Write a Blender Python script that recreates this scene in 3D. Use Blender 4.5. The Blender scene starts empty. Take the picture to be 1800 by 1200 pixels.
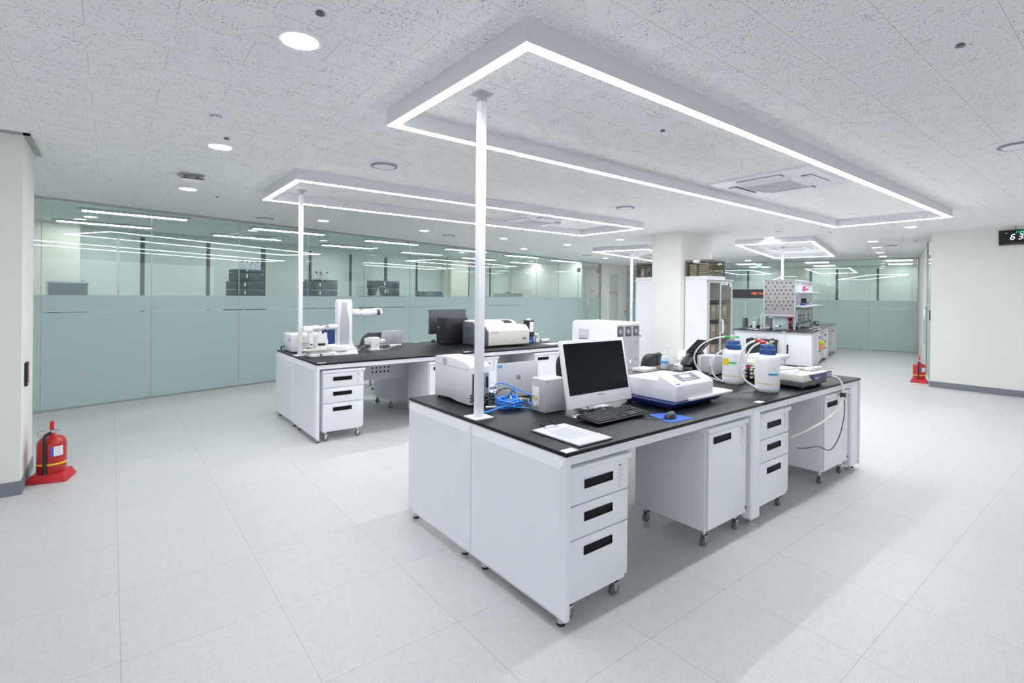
import bpy, bmesh, math, random
from mathutils import Vector, Matrix, Quaternion
random.seed(7)
PI = math.pi
COL = bpy.context.scene.collection
CE = 2.654                     # ceiling height
TH = 0.2607                    # the far part of the hall is turned by this angle
CS, SN = math.cos(TH), math.sin(TH)
def SXY(s, t, z=0.0): return (s*CS - t*SN, s*SN + t*CS, z)

# ------------------------------------------------------------------ materials
MATS = {}
def nt(name):
    m = bpy.data.materials.new(name); m.use_nodes = True
    n = m.node_tree; n.nodes.clear()
    out = n.nodes.new('ShaderNodeOutputMaterial')
    return m, n, out
def pm(name, col, rough=.4, metal=0.0, spec=.5, emit=None, es=0.0, alpha=1.0, trans=0.0, noise=0.0, nscale=40.0, coat=0.0):
    if name in MATS: return MATS[name]
    m, n, out = nt(name)
    b = n.nodes.new('ShaderNodeBsdfPrincipled')
    b.inputs['Base Color'].default_value = (*col, 1)
    b.inputs['Roughness'].default_value = rough
    b.inputs['Metallic'].default_value = metal
    b.inputs['Specular IOR Level'].default_value = spec
    b.inputs['Alpha'].default_value = alpha
    b.inputs['Transmission Weight'].default_value = trans
    b.inputs['Coat Weight'].default_value = coat
    if emit:
        b.inputs['Emission Color'].default_value = (*emit, 1); b.inputs['Emission Strength'].default_value = es
    if noise:
        tc = n.nodes.new('ShaderNodeTexCoord'); nz = n.nodes.new('ShaderNodeTexNoise')
        nz.inputs['Scale'].default_value = nscale
        mx = n.nodes.new('ShaderNodeMix'); mx.data_type = 'RGBA'
        mx.inputs['A'].default_value = (*[c*(1-noise) for c in col], 1)
        mx.inputs['B'].default_value = (*[min(1, c*(1+noise)) for c in col], 1)
        n.links.new(tc.outputs['Object'], nz.inputs['Vector'])
        n.links.new(nz.outputs['Fac'], mx.inputs['Factor'])
        n.links.new(mx.outputs['Result'], b.inputs['Base Color'])
    n.links.new(b.outputs[0], out.inputs[0])
    MATS[name] = m
    return m
def em(name, col, strength):
    if name in MATS: return MATS[name]
    m, n, out = nt(name)
    e = n.nodes.new('ShaderNodeEmission'); e.inputs[0].default_value = (*col, 1); e.inputs[1].default_value = strength
    n.links.new(e.outputs[0], out.inputs[0]); MATS[name] = m
    return m
def glass_mat(name, tint, refl=1.0):
    m, n, out = nt(name)
    tr = n.nodes.new('ShaderNodeBsdfTransparent'); tr.inputs[0].default_value = (*tint, 1)
    gl = n.nodes.new('ShaderNodeBsdfGlossy'); gl.inputs['Roughness'].default_value = 0.0
    gl.inputs['Color'].default_value = (.93, 1, .97, 1)
    fr = n.nodes.new('ShaderNodeLayerWeight'); fr.inputs['Blend'].default_value = .5
    pw = n.nodes.new('ShaderNodeMath'); pw.operation = 'POWER'; pw.inputs[1].default_value = 5
    mu = n.nodes.new('ShaderNodeMath'); mu.operation = 'MULTIPLY_ADD'; mu.inputs[1].default_value = .95*refl; mu.inputs[2].default_value = .04*refl
    mx = n.nodes.new('ShaderNodeMixShader')
    n.links.new(fr.outputs['Facing'], pw.inputs[0]); n.links.new(pw.outputs[0], mu.inputs[0]); n.links.new(mu.outputs[0], mx.inputs[0])
    n.links.new(tr.outputs[0], mx.inputs[1]); n.links.new(gl.outputs[0], mx.inputs[2])
    n.links.new(mx.outputs[0], out.inputs[0]); MATS[name] = m
    return m
def frost_mat():
    m, n, out = nt('frosted_film')
    d = n.nodes.new('ShaderNodeBsdfDiffuse'); d.inputs[0].default_value = (.585, .665, .66, 1)
    t = n.nodes.new('ShaderNodeBsdfTranslucent'); t.inputs[0].default_value = (.84, .95, .935, 1)
    g = n.nodes.new('ShaderNodeBsdfGlossy'); g.inputs['Roughness'].default_value = .28; g.inputs['Color'].default_value = (.9, 1, .97, 1)
    tp = n.nodes.new('ShaderNodeBsdfTransparent'); tp.inputs[0].default_value = (.72, .86, .82, 1)
    a = n.nodes.new('ShaderNodeMixShader'); a.inputs[0].default_value = .42
    b = n.nodes.new('ShaderNodeMixShader'); b.inputs[0].default_value = .05
    c = n.nodes.new('ShaderNodeMixShader'); c.inputs[0].default_value = .0
    n.links.new(d.outputs[0], a.inputs[1]); n.links.new(t.outputs[0], a.inputs[2])
    n.links.new(a.outputs[0], b.inputs[1]); n.links.new(g.outputs[0], b.inputs[2])
    n.links.new(b.outputs[0], c.inputs[1]); n.links.new(tp.outputs[0], c.inputs[2])
    n.links.new(c.outputs[0], out.inputs[0]); return m
def floor_mat():
    m, n, out = nt('vinyl_floor_tiles')
    b = n.nodes.new('ShaderNodeBsdfPrincipled')
    tc = n.nodes.new('ShaderNodeTexCoord'); mp = n.nodes.new('ShaderNodeMapping')
    mp.inputs['Location'].default_value = (.94, -.97 + 6.1, 0)
    br = n.nodes.new('ShaderNodeTexBrick'); br.offset = 0.0; br.squash = 1.0
    br.inputs['Color1'].default_value = (.635, .64, .645, 1); br.inputs['Color2'].default_value = (.66, .664, .666, 1)
    br.inputs['Mortar'].default_value = (.47, .475, .48, 1)
    br.inputs['Scale'].default_value = 1; br.inputs['Mortar Size'].default_value = .0018; br.inputs['Mortar Smooth'].default_value = .2
    br.inputs['Bias'].default_value = 0; br.inputs['Brick Width'].default_value = .61; br.inputs['Row Height'].default_value = .61
    n1 = n.nodes.new('ShaderNodeTexNoise'); n1.inputs['Scale'].default_value = 120; n1.inputs['Detail'].default_value = 5
    n2 = n.nodes.new('ShaderNodeTexNoise'); n2.inputs['Scale'].default_value = 24; n2.inputs['Detail'].default_value = 6
    r = n.nodes.new('ShaderNodeMapRange'); r.inputs[1].default_value = .3; r.inputs[2].default_value = .7; r.inputs[3].default_value = .89; r.inputs[4].default_value = 1.08
    r2 = n.nodes.new('ShaderNodeMapRange'); r2.inputs[1].default_value = .3; r2.inputs[2].default_value = .7; r2.inputs[3].default_value = .965; r2.inputs[4].default_value = 1.035
    mu = n.nodes.new('ShaderNodeMath'); mu.operation = 'MULTIPLY'
    mx = n.nodes.new('ShaderNodeMix'); mx.data_type = 'RGBA'; mx.blend_type = 'MULTIPLY'; mx.inputs['Factor'].default_value = 1
    L = n.links.new
    L(tc.outputs['Object'], mp.inputs['Vector']); L(mp.outputs[0], br.inputs['Vector'])
    L(tc.outputs['Object'], n1.inputs['Vector']); L(tc.outputs['Object'], n2.inputs['Vector'])
    L(n1.outputs['Fac'], r.inputs[0]); L(n2.outputs['Fac'], r2.inputs[0]); L(r.outputs[0], mu.inputs[0]); L(r2.outputs[0], mu.inputs[1])
    L(br.outputs['Color'], mx.inputs['A']); L(mu.outputs[0], mx.inputs['B']); L(mx.outputs['Result'], b.inputs['Base Color'])
    b.inputs['Roughness'].default_value = .42; b.inputs['Specular IOR Level'].default_value = .35
    L(b.outputs[0], out.inputs[0]); return m
def ceiling_mat(name, rot, loc, bw, rh, off, flecks, seam):
    m, n, out = nt(name); L = n.links.new
    b = n.nodes.new('ShaderNodeBsdfPrincipled'); b.inputs['Roughness'].default_value = .9; b.inputs['Specular IOR Level'].default_value = .1
    tc = n.nodes.new('ShaderNodeTexCoord'); mp = n.nodes.new('ShaderNodeMapping'); mp.vector_type = 'POINT'
    mp.inputs['Location'].default_value = loc; mp.inputs['Rotation'].default_value = (0, 0, rot)
    br = n.nodes.new('ShaderNodeTexBrick'); br.offset = off; br.squash = 1.0
    br.inputs['Color1'].default_value = (.905, .915, .918, 1); br.inputs['Color2'].default_value = (.92, .928, .93, 1)
    br.inputs['Mortar'].default_value = (seam, seam, seam, 1)
    br.inputs['Scale'].default_value = 1; br.inputs['Mortar Size'].default_value = .0014; br.inputs['Mortar Smooth'].default_value = .1
    br.inputs['Bias'].default_value = 0; br.inputs['Brick Width'].default_value = bw; br.inputs['Row Height'].default_value = rh
    L(tc.outputs['Object'], mp.inputs['Vector']); L(mp.outputs[0], br.inputs['Vector'])
    if flecks:
        st = n.nodes.new('ShaderNodeMapping'); st.inputs['Scale'].default_value = (62, 150, 1)
        vo = n.nodes.new('ShaderNodeTexVoronoi'); vo.inputs['Scale'].default_value = 1.0; vo.inputs['Randomness'].default_value = 1.0
        nz = n.nodes.new('ShaderNodeTexNoise'); nz.inputs['Scale'].default_value = 9; nz.inputs['Detail'].default_value = 3
        wn = n.nodes.new('ShaderNodeTexNoise'); wn.inputs['Scale'].default_value = 26
        ad = n.nodes.new('ShaderNodeVectorMath'); ad.operation = 'MULTIPLY_ADD'; ad.inputs[1].default_value = (.05, .05, 0)
        mr = n.nodes.new('ShaderNodeMapRange'); mr.inputs[1].default_value = .25; mr.inputs[2].default_value = .75; mr.inputs[3].default_value = .12; mr.inputs[4].default_value = .34
        lt = n.nodes.new('ShaderNodeMath'); lt.operation = 'LESS_THAN'
        mx = n.nodes.new('ShaderNodeMix'); mx.data_type = 'RGBA'; mx.blend_type = 'MIX'; mx.inputs['B'].default_value = (.36, .385, .40, 1)
        L(tc.outputs['Object'], wn.inputs['Vector']); L(wn.outputs['Color'], ad.inputs[0]); L(tc.outputs['Object'], ad.inputs[2])
        L(ad.outputs[0], st.inputs['Vector']); L(st.outputs[0], vo.inputs['Vector']); L(tc.outputs['Object'], nz.inputs['Vector'])
        L(nz.outputs['Fac'], mr.inputs[0]); L(vo.outputs['Distance'], lt.inputs[0]); L(mr.outputs[0], lt.inputs[1])
        L(lt.outputs[0], mx.inputs['Factor']); L(br.outputs['Color'], mx.inputs['A']); L(mx.outputs['Result'], b.inputs['Base Color'])
    else:
        L(br.outputs['Color'], b.inputs['Base Color'])
    L(b.outputs[0], out.inputs[0]); return m

WHITE = pm('white_powder_coat', (.87, .88, .92), .38, noise=.012, nscale=6)
HOUSE = pm('light_housing', (.72, .73, .75), .5)
WHITE2 = pm('white_plastic', (.86, .865, .89), .32)
OFFW = pm('painted_wall', (.83, .82, .785), .75, spec=.2, noise=.015, nscale=3)
GREYB = pm('grey_plinth', (.20, .215, .245), .55)
TOP = pm('black_worktop', (.007, .0085, .0115), .36, spec=.24, noise=.15, nscale=90)
BLACK = pm('black_plastic', (.012, .013, .016), .38)
BLACKM = pm('black_matte', (.015, .016, .02), .6)
SCREEN = pm('dark_screen', (.005, .0065, .009), .25, spec=.12)
DGREY = pm('dark_grey_plastic', (.085, .095, .11), .5)
SLATE = pm('slate_instrument', (.055, .085, .115), .4)
LGREY = pm('light_grey_plastic', (.52, .53, .55), .45)
MGREY = pm('mid_grey', (.30, .31, .33), .5)
SILVER = pm('brushed_silver', (.70, .71, .74), .4, metal=.1)
CHROME = pm('chrome', (.75, .76, .78), .14, metal=1.0)
STEEL = pm('steel_trim', (.42, .44, .44), .3, metal=.8)
RUBBER = pm('rubber', (.02, .02, .022), .75)
CREAM = pm('cream_casing', (.76, .73, .67), .42)
CREAMT = pm('cream_tubing', (.74, .74, .68), .35)
BLUE = pm('blue_plastic', (.022, .085, .30), .35)
NAVY = pm('navy_base', (.012, .030, .155), .35)
CABLEB = pm('blue_cable', (.045, .27, .82), .4)
SKYB = pm('sky_blue_label', (.12, .42, .80), .5)
LABELW = pm('white_label', (.88, .88, .88), .6)
PAPER = pm('printed_paper', (.62, .63, .69), .7, noise=.04, nscale=60)
RED = pm('red_enamel', (.50, .012, .014), .28, coat=.3)
REDP = pm('red_plastic', (.62, .02, .03), .45)
YELLOW = pm('yellow', (.85, .66, .03), .5)
GREEN = pm('green', (.05, .62, .16), .5)
ORANGE = pm('orange_letter', (.85, .13, .04), .6)
PINK = pm('pink_tab', (.75, .12, .5), .6)
BOTTLE = pm('white_hdpe', (.84, .845, .88), .4)
TUBE = pm('clear_white_tubing', (.78, .80, .80), .3)
BEIGE = pm('beige_fitting', (.66, .60, .45), .5)
LILAC = pm('lilac_panel', (.30, .36, .72), .5)
PERI = pm('periwinkle_frame', (.22, .32, .80), .5)
TEAL = pm('teal_plastic', (.08, .42, .38), .5)
SMOKE = pm('smoked_glass_contents', (.17, .165, .15), .35)
BOXBR = pm('storage_content', (.62, .56, .50), .7)
PEGGREY = pm('grey_pegboard', (.35, .34, .335), .5)
INK = pm('grey_ink', (.25, .26, .30), .7)
INKL = pm('pale_ink', (.55, .57, .63), .7)
BLIND = pm('roller_blind', (.66, .71, .70), .85, spec=.1)
SOAPM = pm('clear_soap_bottle', (.78, .86, .88), .2, alpha=.85)
CLEARP = pm('clear_plastic', (.80, .86, .87), .1, alpha=.35)
LEDGRN = em('green_digits', (.05, .9, .35), 1.6)
LEDWHT = em('white_digits', (.85, .88, 1), 1.2)
EXITF = pm('exit_sign_face', (.70, .85, .92), .4, emit=(.6, .85, 1), es=.5)
TUBEL = em('light_strip', (.96, .975, 1.0), 25.0)
DOWNL = em('downlight_lens', (.95, .97, 1.0), 13.0)
PANELL = em('panel_light_lens', (.96, .98, 1.0), 9.5)
GLASS = glass_mat('green_glass', (.90, .945, .93), 1.5)
SMOKEG = glass_mat('smoked_glass', (.84, .82, .78), .7)
CLEARG = glass_mat('clear_acrylic', (.85, .92, .92), .8)
SMOKEP = glass_mat('smoked_plastic', (.84, .82, .78), .7)
FROST = frost_mat()
FLOORM = floor_mat()
CEILM = ceiling_mat('ceiling_tiles', 0, (1.385 + 61.3, -.957 + 31.25, 0), .613, .3125, .5, True, .60)
CEILM2 = ceiling_mat('far_ceiling_tiles', -TH, (0.1, .1, 0), .6, .6, .0, False, .42)

# ------------------------------------------------------------------ mesh builder
class MB:
    def __init__(s): s.b = bmesh.new()
    def merge(s, t, mat=None):
        if mat is not None: t.transform(mat)
        me = bpy.data.meshes.new('t'); t.to_mesh(me); t.free(); s.b.from_mesh(me); bpy.data.meshes.remove(me)
        return s
    def box(s, x0, x1, y0, y1, z0, z1, bv=0.0, seg=2, mat=None):
        t = bmesh.new(); bmesh.ops.create_cube(t, size=1)
        for v in t.verts: v.co = Vector(((x0+x1)/2 + v.co.x*(x1-x0), (y0+y1)/2 + v.co.y*(y1-y0), (z0+z1)/2 + v.co.z*(z1-z0)))
        if bv: bmesh.ops.bevel(t, geom=t.edges[:], offset=bv, segments=seg, profile=.5, affect='EDGES')
        return s.merge(t, mat)
    def prism(s, poly, axis, a, b, bv=0.0, mat=None, seg=2):
        t = bmesh.new()
        def P(u, v, w): return {'x': (w, u, v), 'y': (u, w, v), 'z': (u, v, w)}[axis]
        v0 = [t.verts.new(P(u, v, a)) for u, v in poly]; v1 = [t.verts.new(P(u, v, b)) for u, v in poly]
        t.faces.new(v0); t.faces.new(list(reversed(v1))); n = len(poly)
        for i in range(n): t.faces.new((v0[i], v1[i], v1[(i+1) % n], v0[(i+1) % n]))
        bmesh.ops.recalc_face_normals(t, faces=t.faces[:])
        if bv: bmesh.ops.bevel(t, geom=t.edges[:], offset=bv, segments=seg, profile=.5, affect='EDGES')
        return s.merge(t, mat)
    def hexa(s, lo, hi, z0, z1, bv=0.0):
        t = bmesh.new()
        a = [t.verts.new((x, y, z0)) for x, y in lo]; b = [t.verts.new((x, y, z1)) for x, y in hi]
        n = len(a); t.faces.new(list(reversed(a))); t.faces.new(b)
        for i in range(n): t.faces.new((a[i], a[(i+1) % n], b[(i+1) % n], b[i]))
        bmesh.ops.recalc_face_normals(t, faces=t.faces[:])
        if bv: bmesh.ops.bevel(t, geom=t.edges[:], offset=bv, segments=2, profile=.5, affect='EDGES')
        return s.merge(t)
    def lathe(s, prof, c=(0, 0, 0), seg=32, mat=None):
        t = bmesh.new(); rings = []
        for r, z in prof:
            if r < 1e-6: rings.append([t.verts.new((0, 0, z))])
            else: rings.append([t.verts.new((r*math.cos(2*PI*i/seg), r*math.sin(2*PI*i/seg), z)) for i in range(seg)])
        for a, b in zip(rings, rings[1:]):
            for i in range(seg):
                j = (i+1) % seg
                if len(a) == 1 and len(b) == 1: continue
                if len(a) == 1: t.faces.new((a[0], b[i], b[j]))
                elif len(b) == 1: t.faces.new((a[i], a[j], b[0]))
                else: t.faces.new((a[i], a[j], b[j], b[i]))
        if len(rings[0]) > 1: t.faces.new(rings[0])
        if len(rings[-1]) > 1: t.faces.new(rings[-1])
        bmesh.ops.recalc_face_normals(t, faces=t.faces[:])
        M = Matrix.Translation(c) @ (mat if mat is not None else Matrix.Identity(4))
        return s.merge(t, M)
    def cyl(s, p0, p1, r0, r1=None, seg=20):
        p0, p1 = Vector(p0), Vector(p1); d = p1-p0; r1 = r0 if r1 is None else r1
        q = Vector((0, 0, 1)).rotation_difference(d.normalized()).to_matrix().to_4x4()
        return s.lathe([(r0, 0), (r1, d.length)], p0, seg, q)
    def tube(s, pts, r, seg=10, smooth=6, closed=False):
        P = [Vector(p) for p in pts]
        if smooth and len(P) > 2:
            Q = []; n = len(P)
            rng = range(n if closed else n-1)
            for i in rng:
                g = lambda k: P[k % n] if closed else P[max(0, min(n-1, k))]
                a, b, c, d = g(i-1), g(i), g(i+1), g(i+2)
                for k in range(smooth):
                    t = k/smooth
                    Q.append(.5*((2*b) + (c-a)*t + (2*a-5*b+4*c-d)*t*t + (3*b-a-3*c+d)*t**3))
            if not closed: Q.append(P[-1])
            P = Q
        t = bmesh.new(); rings = []; n = len(P); prev = None
        for i, p in enumerate(P):
            if closed: tg = P[(i+1) % n]-P[i-1]
            else: tg = P[min(n-1, i+1)]-P[max(0, i-1)]
            tg = tg.normalized() if tg.length > 1e-9 else Vector((0, 0, 1))
            if prev is None:
                u = tg.cross(Vector((0, 0, 1)))
                if u.length < .05: u = tg.cross(Vector((1, 0, 0)))
            else: u = prev - tg*prev.dot(tg)
            u.normalize(); prev = u; w = tg.cross(u)
            rr = r[min(len(r)-1, int(i*len(r)/n))] if isinstance(r, (list, tuple)) else r
            rings.append([t.verts.new(p + (u*math.cos(2*PI*k/seg) + w*math.sin(2*PI*k/seg))*rr) for k in range(seg)])
        for i in range(n if closed else n-1):
            a, b = rings[i], rings[(i+1) % n]
            for k in range(seg): t.faces.new((a[k], a[(k+1) % seg], b[(k+1) % seg], b[k]))
        if not closed: t.faces.new(rings[0]); t.faces.new(rings[-1])
        bmesh.ops.recalc_face_normals(t, faces=t.faces[:])
        return s.merge(t)
    def ball(s, c, rx, ry=None, rz=None, seg=20, mat=None):
        t = bmesh.new(); bmesh.ops.create_uvsphere(t, u_segments=seg, v_segments=seg//2, radius=1)
        ry = rx if ry is None else ry; rz = rx if rz is None else rz
        for v in t.verts: v.co = Vector((v.co.x*rx, v.co.y*ry, v.co.z*rz))
        return s.merge(t, Matrix.Translation(c) @ (mat if mat is not None else Matrix.Identity(4)))
    def quad(s, a, b, c, d):
        t = bmesh.new(); t.faces.new([t.verts.new(p) for p in (a, b, c, d)]); return s.merge(t)
    def build(s, name, mat, parent=None, loc=None, rz=None, rot=None, angle=40):
        me = bpy.data.meshes.new(name); s.b.to_mesh(me); s.b.free()
        for p in me.polygons: p.use_smooth = True
        me.set_sharp_from_angle(angle=math.radians(angle))
        if mat: me.materials.append(mat)
        o = bpy.data.objects.new(name, me); COL.objects.link(o)
        if parent is not None: o.parent = parent
        if loc is not None: o.location = loc
        if rz is not None: o.rotation_euler = (0, 0, rz)
        if rot is not None: o.rotation_euler = rot
        return o
def box(name, mat, parent, *a, bv=0.0, **k): return MB().box(*a, bv=bv).build(name, mat, parent, **k)
def tag(o, label=None, cat=None, group=None, kind=None):
    if label: o['label'] = label
    if cat: o['category'] = cat
    if group: o['group'] = group
    if kind: o['kind'] = kind
    return o
def thing(name, label, cat, loc=(0, 0, 0), rz=0.0, group=None):
    o = bpy.data.objects.new(name, None); o.empty_display_size = .1; COL.objects.link(o)
    o.location = loc; o.rotation_euler = (0, 0, rz)
    return tag(o, label, cat, group)
def struct(o): o['kind'] = 'structure'; return o
def copy_tree(o, parent=None):
    c = o.copy(); COL.objects.link(c)
    if parent is not None: c.parent = parent
    for ch in list(o.children): copy_tree(ch, c)
    return c
def dup(o, label, loc, rz=None, group=None):
    c = copy_tree(o); c.location = loc; c['label'] = label
    if rz is not None: c.rotation_euler = (0, 0, rz)
    if group: c['group'] = group
    return c
def text(body, size, mat, parent, loc, rot, name='lettering', depth=.0004, sx=1.0, shear=0.0, align='LEFT'):
    cu = bpy.data.curves.new('txt', 'FONT'); cu.body = body; cu.size = size; cu.extrude = depth; cu.shear = shear; cu.align_x = align
    ob = bpy.data.objects.new('txt', cu); COL.objects.link(ob)
    dg = bpy.context.evaluated_depsgraph_get(); me = bpy.data.meshes.new_from_object(ob.evaluated_get(dg))
    bpy.data.objects.remove(ob); bpy.data.curves.remove(cu)
    me.name = name; me.materials.clear(); me.materials.append(mat)
    o = bpy.data.objects.new(name, me); COL.objects.link(o); o.parent = parent; o.location = loc; o.rotation_euler = rot; o.scale = (sx, 1, 1)
    return o
FY = (PI/2, 0, 0)            # lettering that faces -y
FX = (PI/2, 0, -PI/2)        # lettering that faces -x

# ------------------------------------------------------------------ camera
cam = bpy.data.cameras.new('camera'); camo = bpy.data.objects.new('camera', cam); COL.objects.link(camo)
bpy.context.scene.camera = camo
F_, V0, YAW, PIT, ROL = 893.63, 518.93, .9034, -.0006, .0098
cam.sensor_fit = 'HORIZONTAL'; cam.sensor_width = 36; cam.lens = F_/1800*36; cam.shift_x = 0.0; cam.shift_y = (V0-600)/1800
cam.clip_start = .05; cam.clip_end = 100
c, s = math.cos(YAW), math.sin(YAW); Fv = Vector((c, s, 0)); Rv = Vector((s, -c, 0)); Uv = Vector((0, 0, 1))
F2 = Fv*math.cos(PIT) + Uv*math.sin(PIT); U2 = Uv*math.cos(PIT) - Fv*math.sin(PIT)
R3 = Rv*math.cos(ROL) + U2*math.sin(ROL); U3 = U2*math.cos(ROL) - Rv*math.sin(ROL)
M = Matrix(((R3.x, U3.x, -F2.x, -1.591), (R3.y, U3.y, -F2.y, -1.617), (R3.z, U3.z, -F2.z, 1.502), (0, 0, 0, 1)))
camo.matrix_world = M

# ------------------------------------------------------------------ room shell
struct(box('floor', FLOORM, None, -30, 24, -30, 18, -.1, 0))  # stretched far behind the camera to block world light from below
struct(MB().prism([(-6, -7), (9.48, -7), (9.48, 17), (-6, 17)], 'z', CE, CE+.1).build('ceiling', CEILM))
struct(MB().prism([(9.48, -7), (22, -7), (22, 17), (9.48, 17)], 'z', CE, CE+.1).build('ceiling', CEILM2))
def plinth(name, x0, x1, y0, y1):
    struct(MB().box(x0-.006, x1+.006, y0-.006, y1+.006, 0, .105).build(name, GREYB))
# right hand wall that ends at the corridor
struct(box('wall_right', OFFW, None, 9.46, 9.72, -5.3, .79, 0, CE))
struct(box('baseboard_right', GREYB, None, 9.448, 9.732, -5.3, .80, 0, .10))
# pillars
def pillar(x0, x1, y0, y1):
    o = struct(box('pillar', OFFW, None, x0, x1, y0, y1, 0, CE, bv=.004))
    box('plinth', GREYB, o, x0-.008, x1+.008, y0-.008, y1+.008, 0, .10)
    return o
pl = pillar(-2.95, -2.107, 3.555, 4.24)
m = MB()
for a in ((-2.98, -2.07, 3.515, 3.555), (-2.107, -2.065, 3.515, 4.28)): m.box(a[0], a[1], a[2], a[3], CE-.014, CE)
m.build('ceiling_trim', STEEL, pl)
pillar(6.262, 7.271, 3.565, 4.17)

# main glass partition (t = 7.216), panels between the measured joints
GT = 7.216
def pane(n, s0, s1, t, axis='s', film=True, zt=CE, ztop_film=1.447):
    """one floor to ceiling sheet of glass with its frosted film; built in the turned frame"""
    o = bpy.data.objects.new('window_%d' % n, None); COL.objects.link(o); struct(o); o.rotation_euler = (0, 0, TH)
    g = .0025
    if axis == 's':
        box('glass_pane', GLASS, o, s0+g, s1-g, t, t+.012, .02, zt)
        if film:
            box('frosted_film', FROST, o, s0+g, s1-g, t-.0016, t-.0004, .02, 1.219)
            box('frosted_film', FROST, o, s0+g, s1-g, t-.0016, t-.0004, 1.231, ztop_film)
        box('joint_seal', STEEL, o, s1-.003, s1+.003, t-.001, t+.013, .02, zt)
    else:
        box('glass_pane', GLASS, o, t, t+.012, s0+g, s1-g, .02, zt)
        if film:
            box('frosted_film', FROST, o, t-.0016, t-.0004, s0+g, s1-g, .02, 1.217)
            box('frosted_film', FROST, o, t-.0016, t-.0004, s0+g, s1-g, 1.232, ztop_film)
        box('joint_seal', STEEL, o, t-.001, t+.013, s1-.003, s1+.003, .02, zt)
    return o
joints = [-2.9, -1.65, -.423, .737, 1.937, 3.133, 4.343, 5.527, 6.705, 7.93, 9.173, 10.42, 11.63, 12.905]
wn = 1
for a, b in zip(joints, joints[1:]):
    pane(wn, a, b, GT); wn += 1
pane(wn, 12.905, 13.36, GT, zt=2.36); wn += 1
pane(wn, 12.905, 14.43, GT, film=False).children[0].data.transform(Matrix.Translation((0, 0, 0))); wn += 1
tr = bpy.data.objects['window_%d' % (wn-1)]
for ch in list(tr.children):
    ch.data.transform(Matrix.Translation((0, 0, -CE)) ); ch.data.transform(Matrix.Diagonal((1, 1, .105, 1))); ch.data.transform(Matrix.Translation((0, 0, CE)))
def turned(name, mat, *a, bv=0.0, par=None):
    o = box(name, mat, par, *a, bv=bv)
    if par is None: o.rotation_euler = (0, 0, TH)
    return o
struct(turned('trim_1', STEEL, -2.9, 14.43, GT-.025, GT+.037, CE-.032, CE-.001))
struct(turned('trim_2', STEEL, -2.9, 13.36, GT-.02, GT+.032, .001, .022))
struct(turned('trim_3', STEEL, 14.43, 14.48, GT-.03, GT+.04, 0.001, CE-.001))
# glass door in the partition
d1 = bpy.data.objects.new('door_1', None); COL.objects.link(d1); struct(d1); d1.rotation_euler = (0, 0, TH)
box('glass_pane', GLASS, d1, 13.37, 14.42, GT, GT+.012, .012, 2.37)
box('frosted_film', FROST, d1, 13.37, 14.42, GT-.0016, GT-.0004, .012, 1.44)
MB().tube([(13.45, GT, 1.36), (13.45, GT-.05, 1.36), (13.45, GT-.05, 1.0), (13.45, GT-.05, .68), (13.45, GT, .68)], .015, smooth=0).build('door_handle', CHROME, d1)
box('hinge_fitting', STEEL, d1, 14.24, 14.42, GT-.02, GT+.03, 2.30, 2.43)
box('hinge_fitting', STEEL, d1, 12.83, 13.0, GT-.02, GT+.03, 2.29, 2.42)
box('lock', STEEL, d1, 13.26, 13.31, GT-.02, GT+.03, 1.245, 1.285)
text('C-14', .13, ORANGE, d1, (13.72, GT-.004, 1.62), FY)
# return wall and white door at the far end
TW = 6.93
struct(turned('wall_rear', OFFW, 14.48, 16.1, TW, TW+.32, 0, CE-.001))
struct(turned('baseboard_rear', GREYB, 14.47, 16.09, TW-.008, TW, 0.0, .10))
d2 = bpy.data.objects.new('door_2', None); COL.objects.link(d2); struct(d2); d2.rotation_euler = (0, 0, TH)
DOORM = pm('grey_green_door', (.66, .68, .64), .6)
box('door_leaf', DOORM, d2, 14.58, 15.32, TW-.02, TW-.001, .01, 2.28)
fr_ = MB().box(14.51, 14.58, TW-.035, TW-.001, 0, 2.34).box(15.32, 15.42, TW-.035, TW-.001, 0, 2.34).box(14.51, 15.42, TW-.035, TW-.001, 2.28, 2.36)
fr_.build('door_frame', OFFW, d2)
MB().cyl((15.24, TW-.02, 1.09), (15.24, TW-.07, 1.09), .022).cyl((15.24, TW-.06, 1.09), (15.13, TW-.06, 1.09), .012).build('door_handle', CHROME, d2)
text('Indoor Cabinet', .105, ORANGE, d2, (14.60, TW-.023, 1.60), FY)
# far glass partition (s = 16.1)
SG = 16.1
bj = [-1.70, -.606, .631, 1.6, 2.17, 2.87, 4.1, 5.4, TW]
for a, b in zip(bj, bj[1:]):
    pane(wn, a, b, SG, axis='t'); wn += 1
struct(turned('trim_4', STEEL, SG-.025, SG+.037, -1.70, TW, CE-.032, CE-.001))
struct(turned('trim_5', STEEL, SG-.02, SG+.032, -1.70, TW, .001, .022))
o = MB().tube([(SG, 2.72, 1.37), (SG-.06, 2.72, 1.37), (SG-.06, 2.72, 1.0), (SG-.06, 2.72, .62), (SG, 2.72, .62)], .018, smooth=0).build('door_handle', WHITE2)
o.rotation_euler = (0, 0, TH); o.parent = bpy.data.objects['window_%d' % (wn-4)]; o.rotation_euler = (0, 0, 0)
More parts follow.
